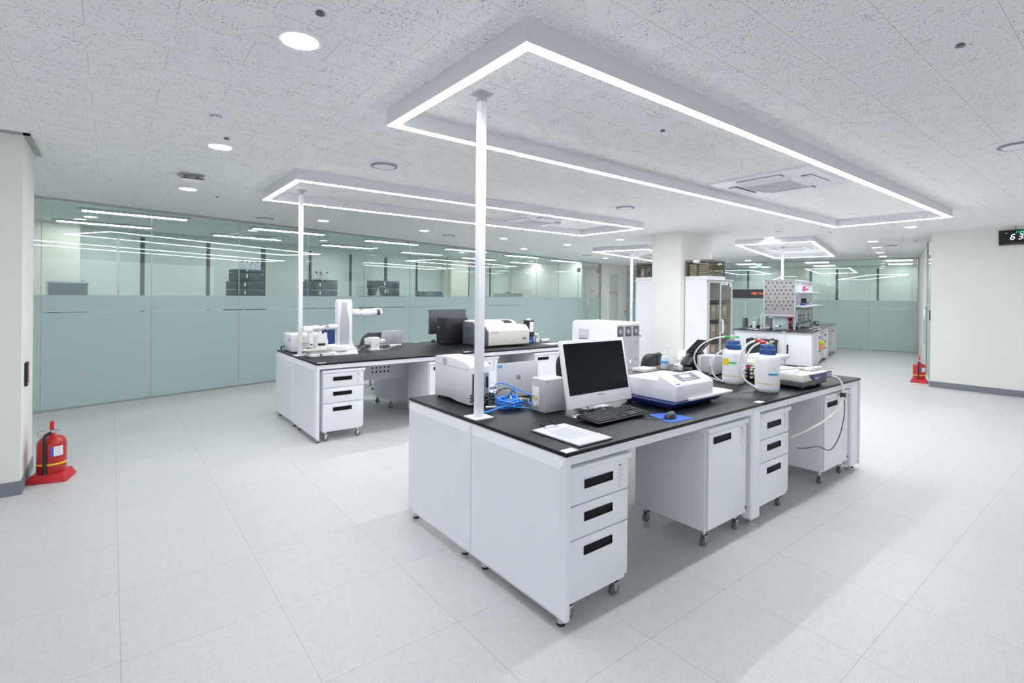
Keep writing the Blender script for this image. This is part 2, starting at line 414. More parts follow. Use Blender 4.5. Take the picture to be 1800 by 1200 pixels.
# corridor wall: short solid return, glass door and posts
TC = -1.70
struct(turned('wall_corridor', OFFW, 9.36, 9.85, TC-.2, TC, 0, CE-.001))
struct(turned('trim_6', STEEL, 9.86, 10.0, TC-.06, TC, .001, CE-.001))
d3 = bpy.data.objects.new('door_3', None); COL.objects.link(d3); struct(d3); d3.rotation_euler = (0, 0, TH)
box('glass_pane', GLASS, d3, 10.01, 11.3, TC-.03, TC-.018, .012, CE-.03)
box('frosted_film', FROST, d3, 10.01, 11.3, TC-.016, TC-.015, .012, 1.44)
MB().tube([(10.95, TC-.02, 1.36), (10.95, TC+.04, 1.36), (10.95, TC+.04, 1.0), (10.95, TC+.04, .62), (10.95, TC-.02, .62)], .016, smooth=0).build('door_handle', CHROME, d3)
struct(turned('trim_7', STEEL, 11.32, 11.45, TC-.06, TC, .001, CE-.001))
struct(turned('wall_corridor', OFFW, 11.46, 15.85, TC-.2, TC-.03, 0, CE-.001))
struct(turned('trim_8', STEEL, 15.9, 16.12, TC-.06, TC, .001, CE-.001))
# room behind the main partition
TR = 10.32
struct(turned('wall_back', BLIND, -3.2, 16.0, TR, TR+.15, 0, CE-.001))
POST = pm('dark_window_post', (.055, .065, .07), .5)
k = 9
for i in range(12):
    sx = .42 + 1.163*i
    w = .035 if i % 3 else .05
    struct(turned('trim_%d' % k, POST, sx-w, sx+w, TR-.012, TR-.0005, .9, CE-.12)); k += 1
def tpillar(s0, s1, t0, t1, mat=None):
    return struct(turned('pillar', mat or OFFW, s0, s1, t0, t1, 0, CE-.001))
CREAMW = pm('cream_wall', (.76, .76, .66), .8)
tpillar(-.75, .58, 10.0, 10.31, CREAMW); tpillar(9.62, 10.43, 9.9, 10.31, CREAMW)
struct(turned('wall_side', OFFW, 13.16, 13.28, GT+.02, TR, 0, CE-.001))
struct(turned('wall_back', OFFW, 13.29, 16.0, 9.3, 9.4, 0, CE-.001))
struct(turned('wall_side', OFFW, 15.9, 16.02, GT+.34, 9.29, 0, CE-.001))
# room behind the far partition
SB = 19.6
struct(turned('wall_end', BLIND, SB, SB+.12, -4.5, 9, 0, CE-.001))
for tt in (1.264, .45, -.741, -1.872, 3.4):
    struct(turned('trim_%d' % k, POST, SB-.012, SB-.0005, tt-.035, tt+.035, .9, CE-.12)); k += 1
tpillar(SB-.4, SB-.02, 1.36, 2.16, CREAMW)
struct(turned('wall_side', CREAMW, SG+.05, SB, -2.10, -1.98, 0, CE-.001))

# ------------------------------------------------------------------ ceiling fittings
def light_frame(label, x0, x1, y0, y1, rz=0.0, loc=(0, 0)):
    t = thing('light_frame', label, 'ceiling light', (loc[0], loc[1], 2.552), rz, 'rectangular light frames hung from the ceiling')
    w = .055; H = CE - 2.552 - .001
    def ring(e0, e1, z0, z1, m):
        A = (x0+e0, x1-e0, y0+e0, y1-e0); B = (x0+e1, x1-e1, y0+e1, y1-e1)
        o_ = [(A[0], A[2]), (A[1], A[2]), (A[1], A[3]), (A[0], A[3])]; i_ = [(B[0], B[2]), (B[1], B[2]), (B[1], B[3]), (B[0], B[3])]
        for q in range(4): m.prism([o_[q], o_[(q+1) % 4], i_[(q+1) % 4], i_[q]], 'z', z0, z1)
        return m
    m = ring(0, w, .006, H, MB()); ring(0, .003, 0, .006, m); ring(w-.003, w, 0, .006, m); m.build('housing', HOUSE, t)
    ring(.0032, w-.0032, -.0034, .0055, MB()).build('diffuser', TUBEL, t)
    return t
light_frame('large glowing rectangular light frame above the front bench', -.249, 6.838, .005, 1.364)
light_frame('glowing rectangular light frame above the bench with the robot', -.257, 4.888, 3.325, 4.658)
ld = light_frame('short glowing light frame above the sink island', 0, 4.15, 0, 1.375, TH, SXY(8.93, .02)[:2])
light_frame('glowing light frame half hidden behind the middle pillar', 0, 4.15, 0, 1.375, TH, SXY(8.90, 3.21)[:2])

dl = thing('downlight', '', 'ceiling light', (0, 0, CE), 0, 'round recessed downlights')
MB().lathe([(.098, 0), (.098, -.004), (.090, -.010), (.080, -.008), (.080, -.003)], seg=40).build('trim_ring', WHITE2, dl)
MB().lathe([(.079, -.0035), (.079, -.0075)], seg=40).build('lens', DOWNL, dl)
DL = [(-.925, .807, 'largest round downlight, at the top left near the camera'), (-.924, 2.971, 'round downlight above and right of the left pillar, below a smoke detector'),
 (-.929, 5.092, 'round downlight next to the hanging network box on the left'), (1.04, 6.58, 'round downlight left of the middle of the glass wall, right of the robot bench pole'),
 (2.847, 6.602, 'round downlight left of the front pole, between the two light frames and the glass wall'), (4.658, 6.60, 'round downlight just right of the front pole near the glass wall'),
 (6.443, 8.116, 'round downlight closest to the top edge of the glass wall'), (6.471, 6.62, 'round downlight right of the small air vent by the middle of the glass wall'),
 (10.221, 8.784, 'far round downlight above the glass door'), (6.513, 5.138, 'round downlight just left of the middle pillar'),
 (8.426, .831, 'round downlight beyond the far corner of the large light frame'), (8.31, 2.99, 'round downlight to the right of the middle pillar, above the sink island light frame'),
 (10.437, 1.933, 'nearest of the four corridor downlights at right'), (11.9, 2.288, 'second of the four corridor downlights at right'),
 (13.448, 2.669, 'third of the four corridor downlights at right'), (14.812, 2.985, 'farthest of the four corridor downlights at right'),
 (13.992, 6.282, 'far round downlight right of the storage box on the glazed cabinet'), (-1.85, 8.61, 'round downlight in the room behind the glass, above the left monitor'),
 (9.9, 7.15, 'small round downlight behind the pole by the middle pillar'),
 (11.1, 11.9, 'added downlight brightening the small space behind the glass door')]  # the last downlight is added to brighten the space behind the door
for i, (x, y, l) in enumerate(DL):
    if i == 0: dl.location = (x, y, CE); dl['label'] = l
    else: dup(dl, l, (x, y, CE))
sp = thing('sprinkler', '', 'sprinkler', (0, 0, CE), 0, 'fire sprinklers')
MB().lathe([(.040, 0), (.040, -.003), (.030, -.006), (.016, -.006)], seg=24).build('escutcheon', WHITE2, sp)
MB().lathe([(.014, -.006), (.014, -.012), (.018, -.013), (.018, -.015), (0, -.016)], seg=20).build('sprinkler_head', pm('sprinkler_metal', (.12, .13, .14), .4, metal=.5), sp)
SP = [(-.93, .505, 'sprinkler head beside the largest downlight at the top left'), (1.401, -1.062, 'sprinkler head alone on the ceiling at the top right'),
      (-.928, 2.672, 'sprinkler head above the second downlight on the left'), (-.598, 5.389, 'sprinkler head right of the hanging network box'),
      (1.384, .498, 'sprinkler head inside the large light frame'), (8.2, 1.9, 'sprinkler head past the far corner of the large light frame'), (10.9, 1.35, 'sprinkler head near the corridor corner at right')]
for i, (x, y, l) in enumerate(SP):
    if i == 0: sp.location = (x, y, CE); sp['label'] = l
    else: dup(sp, l, (x, y, CE))

vt = thing('air_vent', '', 'air vent', (0, 0, CE), 0, 'square air vents with a round disc')
MB().box(-.15, .15, -.15, .15, -.006, 0).build('square_plate', WHITE, vt)
MB().lathe([(.118, -.006), (.118, -.016), (.102, -.020), (.092, -.012), (.092, -.006)], seg=40).build('shadow_ring', MGREY, vt)
MB().lathe([(.0, -.020), (.09, -.020), (.093, -.014), (.093, -.008)], seg=40).build('round_disc', WHITE2, vt)
VT = [(.318, 2.675, 'round air vent left of the front pole, above the robot bench light frame'), (3.683, -.973, 'round air vent cut by the right edge of the picture'),
      (3.629, 2.654, 'round air vent under the far part of the large light frame, left of it'), (3.547, 6.901, 'small round air vent near the glass wall behind the front pole'),
      (.265, 6.916, 'round air vent near the top of the glass wall, left of the robot bench pole'), (11.6, 1.95, 'round air vent among the corridor downlights'), (9.0, 8.4, 'far round air vent above the glass door')]
for i, (x, y, l) in enumerate(VT):
    if i == 0: vt.location = (x, y, CE); vt['label'] = l
    else: dup(vt, l, (x, y, CE))

ac = thing('ceiling_air_conditioner', '', 'air conditioner', (0, 0, CE), 0, 'four way ceiling air conditioners')
MB().hexa([(-.47, -.47), (.47, -.47), (.47, .47), (-.47, .47)], [(-.47, -.47), (.47, -.47), (.47, .47), (-.47, .47)], -.022, 0, .006).build('panel', WHITE2, ac)
MB().hexa([(-.225, -.225), (.225, -.225), (.225, .225), (-.225, .225)], [(-.25, -.25), (.25, -.25), (.25, .25), (-.25, .25)], -.045, -.022).build('intake_body', WHITE2, ac)
m = MB()
for i in range(11): m.box(-.2, .2, -.2+i*.04, -.178+i*.04, -.049, -.044)
m.build('intake_grille', LGREY, ac)
for q in range(4):
    R = Matrix.Rotation(q*PI/2, 4, 'Z')
    MB().box(-.21, .21, -.40, -.31, -.026, -.022, mat=R).build('outlet_slot', DGREY, ac)
    MB().prism([(-.395, -.024), (-.32, -.028), (-.318, -.033), (-.39, -.046)], 'x', -.2, .2, mat=R).build('louvre', WHITE2, ac)
ac.location = (3.62, .74, CE); ac['label'] = 'four way air conditioner cassette inside the large light frame'
dup(ac, 'four way air conditioner cassette inside the robot bench light frame', (3.47, 4.30, CE))
x, y, z = SXY(11.35, .72); dup(ac, 'four way air conditioner cassette inside the sink island light frame', (x, y, CE), TH)
dup(ac, 'air conditioner cassette on the ceiling behind the left glass wall', (.75, 9.25, CE), TH)
x, y, z = SXY(11.6, 3.9); dup(ac, 'dark edged air conditioner cassette inside the light frame behind the middle pillar', (x, y, CE), TH)

sd = thing('smoke_detector', 'white domed smoke detector with dark slots, left ceiling', 'smoke detector', (-1.076, 2.096, CE))
MB().lathe([(.062, 0), (.062, -.012), (.05, -.028), (.03, -.032), (.03, -.046), (.022, -.052), (0, -.053)], seg=32).build('dome', WHITE2, sd)
m = MB()
for a in range(8):
    R = Matrix.Rotation(a*PI/4, 4, 'Z')
    m.box(.029, .0315, -.009, .009, -.036, -.034, mat=R).box(.029, .0315, -.009, .009, -.042, -.040, mat=R)
m.build('sensor_slots', BLACK, sd)
sd2 = dup(sd, 'small smoke detector beyond the large light frame, over the sink island', (7.25, 2.35, CE))
ap = thing('network_access_point', 'white network box hanging under an open ceiling hatch on the left', 'network box', (-.98, 4.28, CE))
box('bracket', STEEL, ap, -.11, .10, -.05, .05, -.012, 0)
for q in (-1, 1): MB().cyl((q*.06, 0, -.012), (q*.03, 0, -.045), .008).build('bracket_arm', MGREY, ap)
box('back_shell', BLACK, ap, -.095, .095, -.095, .095, -.055, -.045, bv=.004)
MB().hexa([(-.07, -.07), (.07, -.07), (.07, .07), (-.07, .07)], [(-.1, -.1), (.1, -.1), (.1, .1), (-.1, .1)], -.085, -.055, .006).build('cover', WHITE2, ap)
MB().tube([(-.08, -.03, 0), (-.10, -.03, -.03), (-.085, -.03, -.05)], .004).build('cable', YELLOW, ap)
def exit_sign(label, s, t, w, rz, h=.17):
    x, y, z = SXY(s, t)
    e = thing('exit_sign', label, 'exit sign', (x, y, CE), rz)
    box('mount', WHITE2, e, -.02, .02, -w*.3, w*.3, -.03, 0)
    box('sign_box', WHITE2, e, -.03, .03, -w/2, w/2, -.03-h, -.03, bv=.004)
    MB().quad((-.032, w/2-.01, -.02-h), (-.032, -w/2+.01, -.02-h), (-.032, -w/2+.01, -.04), (-.032, w/2-.01, -.04)).build('sign_face', EXITF, e)
exit_sign('narrow lit exit sign box hanging behind the glass door', 14.05, 7.75, .30, -.55)
exit_sign('lit exit sign box hanging beyond the far glass wall left of the pegboard', 16.5, 2.42, .18, TH, .14)
cd = thing('security_camera', 'small dome security camera high in the far corner', 'camera', SXY(15.75, 6.6, CE))
MB().lathe([(.075, 0), (.075, -.03), (.06, -.045)], seg=24).build('housing', WHITE2, cd)
MB().ball((0, 0, -.045), .055, .055, .05).build('dome', BLACK, cd)

# panel lights in the glazed rooms
plt = thing('panel_light', '', 'ceiling light', (0, 0, CE), 0, 'long panel lights in the room behind the glass')
MB().hexa([(-.64, -.09), (.64, -.09), (.64, .09), (-.64, .09)], [(-.69, -.12), (.69, -.12), (.69, .12), (-.69, .12)], -.032, 0).build('housing', LGREY, plt)
MB().box(-.625, .625, -.075, .075, -.036, -.0325).build('diffuser', PANELL, plt)
first = True
names = ['leftmost', 'second', 'third', 'fourth', 'fifth', 'sixth']
for row, (x0, y0) in enumerate(((-1.3, 7.73), (-1.72, 9.38))):
    for i in range(6):
        x = x0 + 2.28*i + (.05 if row else 0); y = y0 + .535*i + (0.02 if row else 0)
        l = 'long panel light, %s from the left in the %s row behind the glass wall' % (names[i], 'back' if row else 'front')
        if first: plt.location = (x, y, CE); plt.rotation_euler = (0, 0, .1); plt['label'] = l; first = False
        else: dup(plt, l, (x, y, CE), .1)
PANELS = em('square_panel_lens', (.96, .98, 1.0), 3.6)
x, y, z = SXY(14.35, 8.2); dup(plt, 'added panel light brightening the space behind the glass door', (x, y, CE), .8)  # extra lamp, added only to light up the space behind the glass door
sq = thing('panel_light', '', 'ceiling light', (0, 0, CE), TH, 'square panel lights beyond the far glass wall')
MB().box(-.33, .33, -.33, .33, -.014, 0).build('housing', WHITE, sq)
MB().box(-.31, .31, -.31, .31, -.018, -.0145).build('diffuser', PANELS, sq)
QL = [(17.0, -1.3, 'front square panel light at far right beyond the far glass wall'), (19.0, -1.35, 'back square panel light at far right beyond the far glass wall'), (17.0, .8, 'front square panel light above the shelf rack beyond the far glass'),
      (19.0, .78, 'back square panel light above the shelf rack beyond the far glass'), (16.9, 2.85, 'front square panel light by the exit sign'), (18.95, 2.87, 'back square panel light by the exit sign')]
for i, (s_, t_, l) in enumerate(QL):
    x, y, z = SXY(s_, t_)
    if i == 0: sq.location = (x, y, CE); sq['label'] = l
    else: dup(sq, l, (x, y, CE))
#@@PART2
# ------------------------------------------------------------------ laboratory benches
BH = .80
def lab_bench(name, label, L, W, loc, rz=0.0):
    t = thing(name, label, 'lab bench', loc, rz)
    Z0, Z1 = .782, .80; h = L/2
    MB().box(0, h-.0008, 0, W, Z0, Z1, bv=.0025).build('worktop', TOP, t)
    MB().box(h+.0008, L, 0, W, Z0, Z1, bv=.0025).build('worktop', TOP, t)
    def panel(y0, y1, side):
        # raised panel with a wide bevelled border
        x_in, x_out = (.030, -.013) if side == 0 else (L-.030, L+.013)
        a = [(y0, .045), (y1, .045), (y1, .780), (y0, .780)]
        b = [(y0+.028, .070), (y1-.028, .070), (y1-.028, .728), (y0+.028, .728)]
        bm_ = bmesh.new(); k_ = .0 if side == 0 else 0
        xs = .003 if side == 0 else L-.003
        va = [bm_.verts.new((x_in, y, z)) for y, z in a]; vs = [bm_.verts.new((xs, y, z)) for y, z in a]; vb = [bm_.verts.new((x_out, y, z)) for y, z in b]
        bm_.faces.new(va); bm_.faces.new(vb)
        for i in range(4):
            j = (i+1) % 4; bm_.faces.new((va[i], va[j], vs[j], vs[i])); bm_.faces.new((vs[i], vs[j], vb[j], vb[i]))
        bmesh.ops.recalc_face_normals(bm_, faces=bm_.faces[:])
        m = MB(); m.merge(bm_); m.build('end_panel', WHITE, t, angle=8)
    for sd_ in (0, 1):
        panel(.002, W/2-.002, sd_); panel(W/2+.002, W-.002, sd_)
        x = .05 if sd_ == 0 else L-.05
        x = .034 if sd_ == 0 else L-.034
        for y in (.06, W/2-.1, W/2+.1, W-.06):
            MB().cyl((x, y, .012), (x, y, .045), .018).build('levelling_foot', LGREY, t)
            MB().cyl((x, y, 0), (x, y, .012), .020, .018).build('foot_pad', RUBBER, t)
    for y0 in (.012, W-.052):
        box('apron_rail', WHITE, t, .032, L-.032, y0, y0+.04, .738, Z0)
    box('modesty_panel', WHITE, t, .035, h-.06, W/2-.012, W/2+.008, .45, .745)
    box('modesty_panel', WHITE, t, h+.06, L-.035, W/2-.012, W/2+.008, .45, .745)
    for x0 in (.88, h+.68):
        hm = MB()
        for i in range(5):
            for z in (.543, .594): hm.box(x0+.012+i*.0515, x0+.034+i*.0515, W/2-.0128, W/2-.0118, z-.011, z+.011)
        hm.build('cable_holes', BLACK, t)
    for y0 in (.008, W-.078):
        MB().prism([(h-.115, y0+.012), (h-.103, y0), (h-.012, y0), (h, y0+.012), (h, y0+.07), (h-.115, y0+.07)], 'z', .05, Z0-.001, bv=.003).build('leg', WHITE, t)
        MB().prism([(L-.19, y0+.012), (L-.178, y0), (L-.045, y0), (L-.032, y0+.012), (L-.032, y0+.07), (L-.19, y0+.07)], 'z', .05, Z0-.001, bv=.003).build('leg', WHITE, t)
        for x in (h-.06, L-.12):
            MB().lathe([(.032, 0), (.034, .006), (.028, .014), (.010, .018), (.010, .05)], (x, y0+.035, 0), 20).build('levelling_foot', LGREY, t)
    return t
benchA = lab_bench('lab_bench', 'front white lab bench with black top and blank end panels, nearest the camera', 3.62, 1.52, (0, 0, 0))
benchB = lab_bench('lab_bench', 'second white lab bench with black top, by the glass wall, carrying the robot', 3.62, 1.55, (.0155, 3.541, 0))

def casters(t, w, d):
    for x in (.045, w-.045):
        for y in (.05, d-.06):
            cst = MB().box(x-.022, x+.022, y-.022, y+.022, .097, .1025).cyl((x, y, .07), (x, y, .098), .012).prism([(x-.009, .022), (x+.009, .022), (x+.018, .072), (x-.012, .072)], 'y', y-.0155, y-.012).prism([(x-.009, .022), (x+.009, .022), (x+.018, .072), (x-.012, .072)], 'y', y+.012, y+.0155).box(x-.012, x+.018, y-.0155, y+.0155, .066, .072)
            cst = cst.build('caster', CHROME, t)
            MB().cyl((x, y-.010, .0285), (x, y+.010, .0285), .0285, seg=22).build('wheel', pm('wheel_grey', (.14, .145, .155), .5), cst)
def handle(parent, x, z, w=.195, h=.04):
    m = MB().box(x-w/2, x+w/2, -.0015, .0, z-h/2, z+h/2)
    m.box(x-w/2, x+w/2, -.005, -.0015, z+h/2-.004, z+h/2).box(x-w/2, x+w/2, -.005, -.0015, z-h/2, z-h/2+.004)
    m.box(x-w/2, x-w/2+.004, -.005, -.0015, z-h/2, z+h/2).box(x+w/2-.004, x+w/2, -.005, -.0015, z-h/2, z+h/2)
    return m.build('handle', pm('recess_black', (.005, .005, .007), .55, spec=.2), parent)
def sticker(t, x, z):
    m = MB()
    for i in range(9): m.box(x, x+[.030, .036, .024, .034, .018, .030, .012, .022, .010][i], -.0006, -.0001, z-.012*i-.003, z-.012*i)
    m.build('printed_sticker', INKL, t)
    box('sticker_logo', REDP, t, x, x+.022, -.0006, -.0001, z+.010, z+.016)
def drawer_pedestal(label, loc, rz=0.0, w=.425, d=.53):
    t = thing('drawer_pedestal', label, 'drawer unit', loc, rz, 'three drawer pedestals on casters')
    MB().box(0, w, .02, d, .103, .700, bv=.002).build('body', WHITE, t)
    MB().box(-.006, w+.012, -.012, d, .694, .722, bv=.003).build('lid', WHITE, t)
    box('kick_strip', WHITE, t, .004, w-.02, .004, .02, .100, .116)
    for z0, z1 in ((.118, .382), (.388, .539), (.545, .690)):
        f = MB().box(.002, w-.002, 0, .02, z0, z1, bv=.002).build('drawer', WHITE, t)
        handle(f, w*.47, z1-.060)
    sticker(t, w-.075, .655)
    casters(t, w, d)
    return t
def door_pedestal(label, loc, rz=0.0, w=.455, d=.53):
    t = thing('door_pedestal', label, 'cabinet', loc, rz, 'one door pedestals on casters')
    MB().box(0, w, .02, d, .103, .700, bv=.002).build('body', WHITE, t)
    MB().box(-.004, w+.010, -.010, d, .690, .722, bv=.003).build('lid', WHITE, t)
    f = MB().box(.006, w-.004, 0, .02, .116, .684, bv=.002).build('door', WHITE, t)
    handle(f, .155, .642)
    MB().cyl((w-.006, .002, .14), (w-.006, .002, .155), .006).build('hinge', BLACK, t)
    sticker(t, w-.075, .655)
    casters(t, w, d)
    return t
drawer_pedestal('three-drawer pedestal at the near corner of the front bench', (.040, .020, 0), w=.413)
door_pedestal('one-door pedestal left of the middle leg of the front bench', (1.187, .020, 0))
drawer_pedestal('three-drawer pedestal right of the middle leg of the front bench', (1.822, .020, 0))
door_pedestal('one-door pedestal at the far right end of the front bench, black cable across it', (2.885, .020, 0), w=.50)
drawer_pedestal('pedestal seen from behind in the dark gap under the front bench', (1.05, 1.50, 0), PI)
drawer_pedestal('three-drawer pedestal at the near corner of the robot bench', (.085, 3.565, 0))
door_pedestal('one-door pedestal of the robot bench partly behind the white tower unit', (1.290, 3.565, 0), w=.40)
drawer_pedestal('three-drawer pedestal of the robot bench right behind the silver laptop lid', (1.850, 3.565, 0))
drawer_pedestal('pedestal at the back of the robot bench, seen below its modesty panel', (1.685, 5.085, 0), PI)
door_pedestal('one-door pedestal at the far end of the robot bench, behind the grey box', (2.89, 3.565, 0))

def feet(t, xs, ys, h, r, z=0.0):
    for x in xs:
        for y in ys: MB().cyl((x, y, z), (x, y, z+h), r).build('foot', RUBBER, t)
# service poles
def pole(label, x, y, z0, w=.043, rz=0.0):
    t = thing('service_pole', label, 'pole', (x, y, z0), rz)
    H = CE - z0
    MB().box(-w/2, w/2, -w/2, w/2, .006, H-.003, bv=.003).build('shaft', WHITE, t)
    box('base_plate', WHITE, t, -.062, .062, -.062, .062, 0, .006)
    MB().box(-.05, .05, -.05, .05, H-.006, H-.0005).box(-w/2-.001, w/2+.001, -w/2-.001, w/2+.001, H-.05, H-.006).build('ceiling_collar', LGREY, t)
    return t
pole('white square pole standing on the front bench up to the ceiling', .068, .786, BH)
pole('white square pole standing on the robot bench up to the ceiling', .075, 4.335, BH)
x, y, z = SXY(9.95, 4.05); pole('white square pole just left of the middle pillar', x, y, 0.0, .05, TH)

# ------------------------------------------------------------------ things on the front bench
# control unit with rounded top
t = thing('control_unit', 'white tower unit with side grip and open rear on the front bench', 'lab device', (.17, 1.035, BH))
MB().prism([(0, .010), (0, .245), (.012, .260), (.10, .278), (.22, .289), (.36, .289), (.425, .282), (.435, .270), (.435, .010), (.40, .010), (.34, .020), (.22, .020), (.14, .010)], 'x', 0, .158, bv=.004).build('casing', WHITE2, t)
MB().lathe([(.026, 0), (.026, .003), (.021, .0035), (.02, .001), (0, .001)], (-.0005, .30, .255), 28, Matrix.Rotation(-PI/2, 4, 'Y')).build('side_grip', LGREY, t)
box('casing_seam', MGREY, t, -.0006, .0, 0.004, .43, .229, .231)
MB().box(.018, .142, -.0022, -.0002, .02, .205).build('rear_frame', STEEL, t)
m = MB()
for i in range(4): m.box(.03+i*.028, .05+i*.028, -.004, -.0024, .06, .19)
m.build('card_slots', MGREY, t)
box('slot_cover', BLACK, t, .12, .138, -.0066, -.0044, .11, .18); box('slot_cover', BLACK, t, .022, .030, -.006, -.0024, .03, .20)
m = MB()
for z in (.03, .048, .066): m.box(.004, .014, -.006, -.0004, z, z+.010).box(.148, .157, -.006, -.0004, z, z+.010)
m.build('sockets', BLACK, t)
box('indicator', ORANGE, t, -.0012, -.0001, .018, .028, .045, .052)
feet(t, (.02, .138), (.02, .41), .012, .010)

# laptop with its lid towards the camera
t = thing('laptop', 'open silver laptop with a round logo, seen from behind on the front bench', 'laptop', (.43, 1.10, BH))
MB().box(0, .36, .01, .245, .004, .020, bv=.003).build('base', SILVER, t)
box('laptop_keys', BLACK, t, .03, .33, .03, .13, .0201, .0215)
lid = MB().box(0, .362, 0, .007, .004, .242, bv=.002).build('lid', SILVER, t)
box('screen', SCREEN, lid, .008, .354, .0072, .0082, .02, .232)
lg = MB()
lg.tube([(.183+.0175*math.cos(a*PI/16), -.0012, .135+.0175*math.sin(a*PI/16)) for a in range(-7, 20)], .0012, 6, 0)
lgo = lg.build('logo_ring', DGREY, lid)
text('hp', .032, DGREY, lid, (.1685, -.0012, .128), FY, 'logo', shear=.25)
box('sticky_note', SKYB, lid, .004, .042, -.0012, -.0002, .212, .232)

# grey metal box
t = thing('relay_box', 'plain grey metal box with a wall plate, beside the blue cable coil', 'metal box', (.437, .625, BH))
MB().box(0, .17, 0, .13, .002, .196, bv=.004).build('case', LGREY, t)
MB().box(.002, .168, .002, .128, .1962, .199, bv=.001).build('lid', WHITE2, t)
m = MB()
for z in (.012, .186): m.cyl((.012, -.0015, z), (.012, .001, z), .0035)
m.build('screws', BLACK, t)
pt = MB().box(-.006, -.0002, .055, .115, .03, .148, bv=.002).build('wall_plate', WHITE2, t)
for a in ((.068, .084, .075, .094), (.094, .102, .075, .094)): box('jack_port', BLACK, pt, -.0075, -.0058, *a)
box('patch_plug', YELLOW, t, -.022, -.006, .067, .083, .078, .092, bv=.002)
box('patch_plug', WHITE2, t, -.024, -.006, .067, .083, .036, .052, bv=.002)

# coil of blue network cable
t = thing('network_cable', 'coil of bright blue network cable with yellow plugs on the front bench', 'cable', (.375, .895, BH))
m = MB(); pts = []
for i in range(12*14):
    a = 2*PI*i/14; lap = i/14
    r = .072 + .012*math.sin(lap*2.1) + .006*math.cos(a*2+lap)
    pts.append((r*1.05*math.cos(a), r*.95*math.sin(a), 0.007+.0042*lap+.004*math.sin(a*3+lap*1.7)))
m.tube(pts, .0047, 7, 2); m.build('coil', CABLEB, t)
m = MB()
m.tube([(-.07, .0, .05), (-.075, .05, .075), (-.05, .09, .125), (.0, .06, .138), (.06, -.05, .10), (.06, -.15, .09), (.043, -.192, .085)], .0036, 8, 6)
m.tube([(.07, 0, .03), (.09, -.06, .05), (.07, -.12, .035), (.055, -.16, .042), (.045, -.195, .044)], .0036, 8, 6)
m.tube([(.05, .05, .02), (.10, -.06, .02), (.07, -.15, .01), (-.02, -.12, .022), (-.10, -.07, .028), (-.20, -.06, .012), (-.262, -.065, .012)], .0036, 8, 6)
m.tube([(.02, -.07, .04), (-.06, -.09, .04), (-.14, -.07, .02), (-.22, -.07, .008), (-.262, -.075, .006)], .0036, 8, 6)
m.tube([(.0, .03, .05), (.012, -.02, .105), (.02, -.03, .11), (.02, -.045, .08), (.0, -.09, .03)], .005, 8, 6)
m.build('loose_end', CABLEB, t)
MB().cyl((-.255, -.068, .010), (-.285, -.074, .009), .008, .006).build('cable_boot', BLACK, t)
for p, q in (((-.052, -.05, .048), (-.03, -.075, .040)), ((.035, -.03, .058), (.045, -.07, .052)), ((.075, -.02, .05), (.10, -.075, .045)), ((.0, -.015, .07), (-.008, -.03, .045))):
    MB().cyl(p, q, .0055).build('plug', YELLOW, t)
t = thing('adapter_cable', 'tangle of black wires and adapters behind the blue cable coil', 'cable', (.33, 1.03, BH))
m = MB(); pts = []
for i in range(60):
    a = 2*PI*i/12; pts.append((.035*math.cos(a)+.006*math.sin(i), .028*math.sin(a), .008+.0011*i+.004*math.sin(i*1.3)))
m.tube(pts, .0035, 6, 2)
m.tube([(.02, .0, .04), (.06, -.03, .09), (.10, -.06, .10), (.14, -.08, .06), (.16, -.09, .01)], .0022, 6, 5)
m.tube([(.0, .02, .05), (.06, .02, .075), (.15, -.01, .085), (.13, -.05, .012)], .0022, 6, 5)
m.tube([(-.05, .0, .06), (-.02, -.02, .012), (.08, -.05, .008), (.2, -.06, .006)], .0022, 6, 5)
m.build('wires', BLACK, t)
box('adapter', BLACK, t, -.045, .0, .02, .055, .001, .03, bv=.004)
MB().cyl((-.10, -.085, .008), (-.03, -.12, .008), .007).build('white_connector', WHITE2, t)

# clipboard
t = thing('clipboard', 'clipboard with printed sheets at the near corner of the front bench', 'clipboard', (.108, .028, BH))
MB().box(0, .235, 0, .345, .001, .005, bv=.001).build('board', BLACK, t)
MB().box(.004, .232, .003, .338, .0052, .0115, bv=.001).build('paper_stack', PAPER, t)
m = MB()
for i in range(14): m.box(.05, .205-.02*(i % 3), .262-.012*i, .264-.012*i, .0116, .0119)
m.box(.07, .15, .29, .293, .0116, .0119).box(.045, .215, .094, .0945, .0116, .0119).box(.045, .0455, .094, .27, .0116, .0119).box(.2145, .215, .094, .27, .0116, .0119)
m.build('printed_lines', pm('print_ink', (.22, .23, .28), .7), t)
cp = MB().box(.07, .165, .312, .342, .0118, .016, bv=.001).build('clip', SILVER, t)
MB().box(.072, .084, .325, .352, .016, .026).box(.151, .163, .325, .352, .016, .026).build('clip_arms', BLACKM, cp)
box('index_tab', PINK, t, .232, .240, .050, .066, .010, .011); box('index_tab', YELLOW, t, .232, .240, .085, .098, .010, .011)

def asset_label(label, x, y, w=.075, d=.045, txt=None, z=BH, rz=0.0):
    o = thing('asset_label', label, 'label', (x, y, z), rz)
    MB().box(0, w, 0, d, .0003, .0012).build('card', LABELW, o)
    if txt: text(txt, .020, INK, o, (w*.22, d*.2, .0013), (0, 0, 0))
asset_label('white inventory label at the near corner of the front bench top', .006, .006, txt='1-1-4A')
asset_label('white inventory label on the near edge of the front bench, in the middle', 1.80, .012, .07)
asset_label('white inventory label at the near corner of the robot bench top', .03, 3.552, .085)
asset_label('white inventory label on the near edge of the robot bench beside the front pole', 1.80, 3.60, .09)
asset_label('white inventory label on the back edge of the robot bench', 1.85, 5.02, .085)

